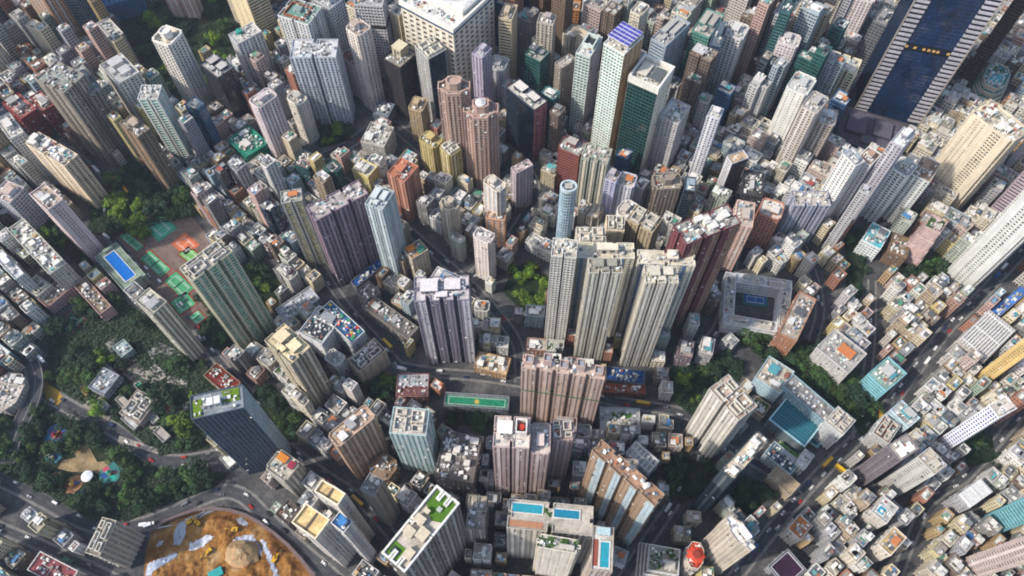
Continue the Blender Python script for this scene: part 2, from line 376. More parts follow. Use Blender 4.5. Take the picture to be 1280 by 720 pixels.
def planted(root, x0, x1, y0, y1, z, n=14, name='planting'):
    b = MB()
    for _ in range(n):
        x, y, r = random.uniform(x0, x1), random.uniform(y0, y1), random.uniform(.5, 1.4); k = random.uniform(.6, 1.5)
        c = (.045*k, .1*k, .02*k, 1)
        for _ in range(14):
            a, q = random.uniform(0, 2*pi), random.uniform(0, r); px, py, pz = x+cos(a)*q, y+sin(a)*q, z+random.uniform(.2, r*1.3); t = random.uniform(.3, .6)
            b.face([(px-t, py-t*random.uniform(-1, 1), pz), (px+t*.5, py-t, pz+t*random.uniform(-1, 1)), (px+t, py+t*.6, pz+.2), (px-t*.3, py+t, pz-t*.4)], vary(c, .3))
    return b.build(name, M['paint'], root, kind='stuff')
def pool(root, x0, x1, y0, y1, z, col='2a8c9c', rim='c9c8c2'):
    b = MB(); P = [(x0-.8, y0-.8), (x1+.8, y0-.8), (x1+.8, y1+.8), (x0-.8, y1+.8)]; I = [(x0, y0), (x1, y0), (x1, y1), (x0, y1)]
    b.ring(P, I, z, z+.7, lin(rim)); r = b.build('swimming_pool', M['paint'], root)
    q = MB(); q.face([(x, y, z+.45) for x, y in I]); q.build('water', M['water'], r, lin(col)); return r
def decor(root, poly, w, d, H, ex, cols, roofc, small=False):
    """what stands on the roof"""
    keys = ex.split(); wc = cols[0][0]; z = H+.05; big = w > 16 or d > 16
    free = True; pc = vary(wc, .08)
    def U(a): return a*w
    def V(a): return a*d
    for k in keys:
        if k == 'tank': tank(root, U(.28), V(.2), z, 1.7, 2.6); tank(root, U(.28)-4, V(.2), z, 1.4, 2.2)
        elif k == 'tealtank': tank(root, U(-.25), V(-.15), z, 3, 3.5, lin('2a8f80'))
        elif k == 'whitetank': tank(root, U(.1), V(.05), z+5.2, 2.2, 2, lin('e0e0da')); hut(root, U(.1), V(.05), 7, 7, z, 5, pc, vary(roofc))
        elif k in ('huts', 'hut'):
            for _ in range(3 if k == 'huts' else 1):
                a, b2 = random.uniform(3, min(7, w*.35)+3.01), random.uniform(3, min(6, d*.35)+3.01); x = random.uniform(-1, 1)*max(0, w/2-a/2-1); y = random.uniform(-1, 1)*max(0, d/2-b2/2-1)
                hut(root, x, y, a, b2, z, random.uniform(2.5, 3.6), vary(random.choice(GREY[:3])), vary(random.choice(GREY+TINT[:6] if random.random() < .4 else GREY[:3])))
        elif k == 'plant3':
            for (u, v, a, b2, hh) in ((-.22, .05, .3, .5, 4.5), (.2, .1, .28, .42, 3.2), (0, -.28, .2, .2, 2.4)):
                hut(root, U(u), V(v), w*a, d*b2, z, hh, pc, vary(roofc), 'plant_room')
        elif k == 'crown':
            b = MB(); b.prism(plan_poly('o', w*.45, d*.45), z, z+7, pc); o = b.build('lift_tower', M['wall'], root); b = MB(); b.ring(plan_poly('o', w*.48, d*.48), plan_poly('o', w*.38, d*.38), z+7, z+8.5, vary(wc)); b.build('crown', M['wall'], o)
            b = MB(); b.ring(inset(poly, -.3), inset(poly, .8), H+1.3, H+2.6, pc); b.build('cornice', M['wall'], root)
        elif k == 'dome':
            b = MB(); b.cyl(0, 0, min(w, d)*.2, z+(8.5 if 'crown' in keys else 0), z+(9.2 if 'crown' in keys else 2), lin('dcdcd8'), 14); b.cyl(0, 0, min(w, d)*.18, z+(9.2 if 'crown' in keys else 2), z+(10.6 if 'crown' in keys else 4), lin('c9c9c5'), 14, min(w, d)*.06); b.build('dome', M['paint'], root)
        elif k == 'frame':
            b = MB(); c = vary(lin('c3bfb5'))
            for (x0, x1, y0, y1) in ((-.4, -.08, -.38, .1), (.05, .4, -.05, .4), (-.38, -.1, .2, .42), (.1, .4, -.4, -.15)):
                P = [(U(x0), V(y0)), (U(x1), V(y0)), (U(x1), V(y1)), (U(x0), V(y1))]; b.ring(P, inset(P, .5), z, z+3, c)
            b.build('roof_frame', M['wall'], root)
        elif k == 'pit':
            P = [(U(-.4), V(-.15)), (U(.4), V(-.15)), (U(.4), V(.35)), (U(-.4), V(.35))]; b = MB(); b.ring(P, inset(P, 1), z, z+5, pc); b.build('screen_wall', M['wall'], root)
            b = MB(); b.box(U(-.3), U(.3), V(-.08), V(.28), z, z+2.2, (.03, .035, .045, 1)); b.build('plant_room', M['paint'], root)
        elif k == 'solar':
            fr = MB(); c0 = lin('d0cdd8'); X0, X1, Y0, Y1 = U(-.5), U(.5), V(-.35), V(.42)
            for (x, y) in ((X0+1, Y0+1), (X1-1, Y0+1), (X1-1, Y1-1), (X0+1, Y1-1)): fr.box(x-.4, x+.4, y-.4, y+.4, z, z+6, c0)
            fr.box(X0, X1, Y0, Y1, z+6, z+6.4, c0); o = fr.build('roof_canopy', M['paint'], root)
            for i in range(4):
                for j in range(5):
                    b = MB(); ax = (X1-X0)/4; ay = (Y1-Y0)/5; b.box(X0+ax*i+.25, X0+ax*(i+1)-.25, Y0+ay*j+.6, Y0+ay*(j+1)-.6, z+6.4, z+6.7, vary(lin('4a4a9a'), .1)); b.build('panel', M['paint'], o)
        elif k == 'crownwhite':
            b = MB(); b.ring(inset(poly, -.5), inset(poly, 1.2), H-3, H+4, lin('cfcdc5')); b.build('crown', M['wall'], root)
            for u in (-.22, .22): hut(root, U(u), V(0), w*.3, d*.5, z, 3, lin('a8a59c'), lin('5a5f60') if u > 0 else lin('c9c3b4'), 'plant_room')
        elif k == 'creambox': hut(root, U(-.1), V(.15), w*.5, d*.45, z, 10, lin('bdb195'), lin('c9c1a5'), 'plant_room')
        elif k == 'lawns':
            for (x0, x1, y0, y1) in ((-.47, -.3, -.44, .3), (.1, .42, -.1, .44)):
                b = MB(); b.box(U(x0), U(x1), V(y0), V(y1), z, z+.5); b.build('lawn', M['grass'], root, lin('5f7a2a'))
            for u in (-.1, .02): hut(root, U(u), V(-.02), w*.12, d*.3, z, 5, lin('c0c4c6'), lin('cfd0d0'), 'plant_room')
        elif k == 'lawnroof':
            b = MB(); P = [(U(-.4), V(.26)), (U(.1), V(.14)), (U(.46), V(.2)), (U(.46), V(.47)), (U(-.4), V(.47))]; b.prism(P, z, z+.5); b.build('lawn', M['grass'], root, lin('4c7228')); hut(root, U(.1), V(.3), 2.5, 2.5, z+.5, 1.2, lin('8a9a8a'), lin('a8b0a8'))
            b = MB(); b.ring(inset(poly, -.5), inset(poly, .7), H, H+2.2, lin('d0d0ca')); b.build('cornice', M['wall'], root)
            b = MB(); b.box(U(-.44), U(.05), V(-.46), V(-.3), z, z+.5); b.build('lawn', M['grass'], root, lin('557f2c'))
            b = MB(); b.box(U(-.36), U(-.02), V(-.43), V(-.34), z+.5, z+.9, lin('22402f')); b.build('pool_cover', M['paint'], root)
            for (u, v, a, b2) in ((-.22, -.12, .35, .1), (.2, -.05, .36, .14), (.25, -.32, .3, .12), (-.2, .06, .36, .1), (-.2, .19, .2, .05)): hut(root, U(u), V(v), w*a, d*b2, z, 3.5, lin('cfc6b4'), lin('c3b79f'), 'plant_room')
        elif k == 'pools2':
            pool(root, U(-.46), U(-.1), V(.08), V(.38), z); pool(root, U(.04), U(.34), V(.02), V(.3), z, '1f7590'); planted(root, U(-.08), U(0), V(-.3), V(.35), z, 8)
            b = MB(); b.box(U(-.48), U(-.08), V(-.42), V(-.2), z, z+.3, lin('a8785c')); b.build('timber_deck', M['paint'], root)
        elif k == 'poolv': pool(root, U(-.1), U(.32), V(-.42), V(.15), z); hut(root, 0, V(.38), w*.6, d*.16, z, 3, lin('bdc3c3'), lin('a8c0c4')); b = MB(); b.box(U(-.46), U(-.22), V(-.4), V(.2), z, z+.3, lin('8f4a3a')); b.build('timber_deck', M['paint'], root)
        elif k == 'bluepool':
            pool(root, U(-.38), U(.36), V(-.22), V(.22), z, '0d62b0', 'c3c6c0')
            for u in (-.46, .46): hut(root, U(u), V(.1), w*.05, d*.4, z, 3, lin('9aa09a'), lin('8a9684'))
        elif k == 'smallpool': pool(root, U(-.3), U(.1), V(-.3), V(.05), z, '2a8fb0')
        elif k == 'garden':
            planted(root, U(-.45), U(-.1), V(-.4), V(.3), z, 26); planted(root, U(.05), U(.42), V(.1), V(.42), z, 14); hut(root, U(.2), V(-.2), w*.3, d*.3, z, 3.2, pc, lin('b5b0a6'))
        elif k == 'pitch':
            b = MB(); b.box(U(-.47), U(.47), V(-.38), V(.3), z, z+.3); o = b.build('pitch', M['court'], root, lin('1f7a5a'))
            b = MB(); P = [(U(-.44), V(-.32)), (U(.44), V(-.32)), (U(.44), V(.24)), (U(-.44), V(.24))]; b.ring(P, inset(P, .25), z+.3, z+.33, (.7, .7, .7, 1)); b.cyl(0, V(-.04), 2, z+.3, z+.34, lin('b5a04a'), 14); b.build('pitch_markings', M['paint'], root)
            b = MB()
            for i in range(13):
                for v in (-.44, .36): x = U(-.48+.96*i/12); b.box(x-.12, x+.12, V(v)-.12, V(v)+.12, z, z+5, lin('c3c8c8'))
            for v in (-.44, .36): b.box(U(-.48), U(.48), V(v)-.08, V(v)+.08, z+4.8, z+5, lin('c3c8c8'))
            b.build('fence', M['paint'], root)
        elif k == 'tealdeck':
            b = MB()
            for i in range(9):
                b.box(U(-.44), U(.44), V(-.44+i*.1), V(-.37+i*.1), z, z+.4, vary(lin('2c6a78'), .1))
            b.build('roof_panels', M['paint'], root); b = MB(); b.ring(poly, inset(poly, 1.2), z, z+1.8, lin('9cc0c8')); b.build('rim', M['paint'], root)
        elif k == 'lawnstrip':
            b = MB(); b.box(U(-.2), U(.3), V(.1), V(.32), z, z+.4); b.build('lawn', M['grass'], root, lin('3f6a2a')); b = MB(); b.box(U(-.22), U(.3), V(-.4), V(.05), z, z+.25, lin('a8a08c')); b.build('roof_court', M['paint'], root)
        elif k == 'castle':
            for u, v, hh in ((-.42, .1, 5), (-.2, .2, 9), (.2, .15, 9), (.42, 0, 5), (0, .1, 4)):
                P = [(U(u)-w*.05, V(v)-3), (U(u)+w*.05, V(v)-3), (U(u)+w*.05, V(v)+3), (U(u)-w*.05, V(v)+3)]; b = MB(); b.ring(P, inset(P, .5), z, z+hh, vary(wc)); b.box(U(u)-2, U(u)+2, V(v)-2, V(v)+2, z, z+hh-1.5, lin('8a8f98')); b.build('roof_turret', M['wall'], root)
            b = MB(); b.ring(inset(poly, -.5), inset(poly, .2), H*.62, H*.62+1.6, lin('4a6a50')); b.build('green_belt', M['wall'], root)
        elif k == 'castle2':
            b = MB(); P = [(U(.1), V(-.1)), (U(.42), V(-.1)), (U(.42), V(.35)), (U(.1), V(.35))]; b.ring(P, inset(P, .8), z, z+7, lin('d2ccc6')); b.build('roof_turret', M['wall'], root)
            b = MB(); b.cyl(U(.26), V(.12), 2.2, z, z+5, lin('b03a2a'), 12); b.build('red_drum', M['paint'], root); hut(root, U(-.2), V(.1), w*.4, d*.4, z, 4, lin('d0cac4'), lin('dcd8d2'))
        elif k == 'lattice' or k == 'louvre':
            b = MB(); nn = 7 if k == 'lattice' else 11; c = lin('cfcfcd')
            for i in range(nn):
                u = -.46+.92*i/(nn-1); b.box(U(u)-.5, U(u)+.5, V(-.47), V(.47), z+1, z+2, c)
            for i in range(3): v = -.4+.4*i; b.box(U(-.47), U(.47), V(v)-.5, V(v)+.5, z+2.003, z+2.6, c)
            b.build('roof_louvres', M['paint'], root)
        elif k == 'petal':
            for i in range(9):
                a = 2*pi*i/9; b = MB(); r = min(w, d)*.5; x, y = cos(a)*r*.75, sin(a)*r*.75
                b.face([(0, 0, z+4.5), (cos(a-.4)*r, sin(a-.4)*r, z+1.6), (cos(a)*r*1.3, sin(a)*r*1.3, z+1), (cos(a+.4)*r, sin(a+.4)*r, z+1.6)], vary(lin('c8452a'), .1)); b.build('petal', M['paint'], root)
            b = MB(); b.cyl(0, 0, 2.6, z, z+4.4, lin('8a3a2c'), 14); b.build('drum', M['paint'], root)
        elif k == 'circle':
            b = MB(); b.cyl(0, 0, min(w, d)*.32, z, z+1.2, lin('cfb48c'), 20); b.cyl(0, 0, min(w, d)*.2, z+1.2, z+1.6, lin('b39a78'), 20); b.build('round_terrace', M['paint'], root)
        elif k == 'orangehut': hut(root, U(.1), V(.05), w*.4, d*.35, z, 3, lin('c9c1b4'), lin('bd7648'), 'roof_canopy')
        elif k == 'orangegreen': hut(root, U(-.2), V(-.2), w*.4, d*.4, z, 2.6, lin('b5784a'), lin('c47a34'), 'roof_canopy'); hut(root, U(.2), V(.2), w*.4, d*.4, z, 1.6, lin('4a7a68'), lin('3a8a6a'), 'roof_canopy')
        elif k == 'orangemaroon': hut(root, U(-.15), V(.25), w*.4, d*.3, z, 2.6, lin('b9b2a5'), lin('c47a2a'), 'roof_canopy'); hut(root, U(.3), V(.2), w*.22, d*.3, z, 2.4, lin('b9b2a5'), lin('8f2a44'), 'roof_canopy')
        elif k == 'clutterwhite':
            for _ in range(5 if big else 3):
                a, b2 = random.uniform(3, 6), random.uniform(3, 6); hut(root, random.uniform(-1, 1)*max(0, w/2-a/2-1), random.uniform(-1, 1)*max(0, d/2-b2/2-1), a, b2, z, random.uniform(2.4, 5), vary(lin('c9c5bb')), vary(lin('d2d0c8')))
            b = MB(); clutter(b, w, d, z, int(w*d/14), .15, 1.1); b.build('roof_clutter', M['paint'], root, kind='stuff')
        elif k == 'greendeck':
            P = [(U(-.38), V(-.38)), (U(.3), V(-.38)), (U(.3), V(.3)), (U(-.38), V(.3))]; b = MB(); b.ring(P, inset(P, 1), z, z+2.5, lin('8a5540')); b.build('roof_frame', M['wall'], root); b = MB(); b.box(U(-.3), U(.22), V(-.3), V(.22), z, z+1, lin('5f8a7c')); b.build('roof_deck', M['paint'], root)
            hut(root, U(-.05), V(0), w*.22, d*.22, z+1, 3, lin('a8b0ae'), lin('7f948c'), 'plant_room')
        elif k == 'hospital':
            b = MB(); b.ring(inset(poly, -1.2), inset(poly, 1.5), H-2, H+2.5, lin('d9d6cc')); b.ring(inset(poly, -1.5), inset(poly, -1.2), H-3.2, H-1.4, lin('1e3f66')); b.build('eaves', M['wall'], root)
            b = MB(); b.box(U(-.33), U(.45), V(-.2), V(.45), z, z+6, lin('d2cfc6')); o = b.build('penthouse', M['wall'], root); b = MB(); b.box(U(-.31), U(.43), V(-.18), V(.43), z+6, z+6.5, lin('dcdbd6')); b.build('roof', M['roof'], o, lin('dad9d4'))
            b = MB(); clutter(b, w*.9, d*.2, z, 30, .25); o = b.build('roof_clutter', M['paint'], root, kind='stuff'); o.location = (0, V(-.33), 0)
        elif k == 'ringroof': b = MB(); b.ring(inset(poly, -.2), inset(poly, 1), H, H+3.5, lin('b9c6cc')); b.build('rim', M['wall'], root); hut(root, 0, 0, 6, 5, z, 3, lin('8f969c'), lin('a8a49c'), 'plant_room')
        elif k == 'roundpod': b = MB(); b.cyl(0, -d*.2, w*.85, 0, 9, lin('6a625e'), 24); b.cyl(0, -d*.2, w*.7, 9, 10, lin('8a8178'), 24); b.build('round_podium', M['paint'], root)
        elif k == 'whitepanel': b = MB(); b.box(U(-.1), U(.4), V(-.3), V(.35), z, z+1.5, lin('e6e6e2')); b.build('roof_panel', M['paint'], root)
        elif k == 'slit': b = MB(); b.box(U(-.04), U(.04), V(-.45), V(.45), z, z+.6, lin('5a5048')); b.build('roof_groove', M['paint'], root); b = MB(); b.ring(poly, inset(poly, .8), z, z+2, lin('d9cfb5')); b.build('rim', M['wall'], root)
        elif k == 'plum': b = MB(); P = [(U(-.44), V(-.44)), (U(.44), V(-.44)), (U(.44), V(.44)), (U(-.44), V(.44))]; b.ring(P, inset(P, .6), z, z+1.4, lin('b0b0b4')); b.build('rim', M['paint'], root); tankless = 1
        elif k == 'solar2':
            for i in range(5):
                b = MB(); b.box(U(-.42)+i*w*.17, U(-.29)+i*w*.17, V(-.4), V(.1), z, z+.6, vary(lin('26303c'), .1)); b.build('panel', M['paint'], root)
            hut(root, U(.1), V(.3), w*.5, d*.25, z, 3, lin('b9bcc0'), lin('8f9498'))
        elif k == 'play':
            b = MB()
            for _ in range(26): x, y = random.uniform(-.4, .4)*w, random.uniform(-.46, .46)*d; b.box(x-1, x+1, y-1.2, y+1.2, z, z+random.uniform(.3, 2), lin(random.choice(('c9302a', 'd2b02a', '2a5fb0', '3a9a60', 'c9602a', '2a5fb0'))))
            b.build('play_equipment', M['paint'], root, kind='stuff')
        elif k == 'terrace': pool(root, U(-.25), U(.3), V(-.3), V(.1), z, '2a9aa0'); planted(root, U(-.3), U(.3), V(.2), V(.35), z, 14)
        elif k == 'maroon': 
            for i in range(6): b = MB(); b.box(U(-.45), U(.45), V(-.45)+i*d*.07, V(-.41)+i*d*.07, z, z+1, lin('6a2028')); b.build('roof_beam', M['paint'], root)
        elif k == 'bluegrid':
            for i in range(8): b = MB(); u = -.44+.88*i/7; b.box(U(u)-.3, U(u)+.3, V(-.46), V(.46), z, z+.8, lin('7fa5c0')); b.build('roof_beam', M['paint'], root)
            for i in range(5): b = MB(); v = -.44+.88*i/4; b.box(U(-.46), U(.46), V(v)-.3, V(v)+.3, z+.803, z+1.2, lin('7fa5c0')); b.build('roof_beam', M['paint'], root)
        elif k == 'belt': b = MB(); b.ring(inset(poly, -.4), inset(poly, .2), H*.72, H*.72+3.4, lin('2e2c30')); b.build('dark_belt', M['wall'], root)
    if not keys and not small and H > 40:
        hut(root, U(random.uniform(-.15, .15)), V(random.uniform(-.1, .15)), max(4, w*.35), max(4, d*.4), z, random.uniform(3.5, 6), pc, vary(roofc), 'plant_room')
        tank(root, U(.3), V(-.2), z, 1.3, 2)
    if not any(k in ('clutterwhite', 'hospital', 'lawnroof', 'pools2', 'poolv', 'bluepool', 'pitch', 'tealdeck', 'slit', 'lattice', 'louvre', 'bluegrid', 'plum', 'quiet') for k in keys):
        b = MB(); clutter(b, w*.92, d*.9, z, max(3, int(w*d/(22 if H > 40 else 13))), .07, .75); b.build('roof_clutter', M['paint'], root, kind='stuff')

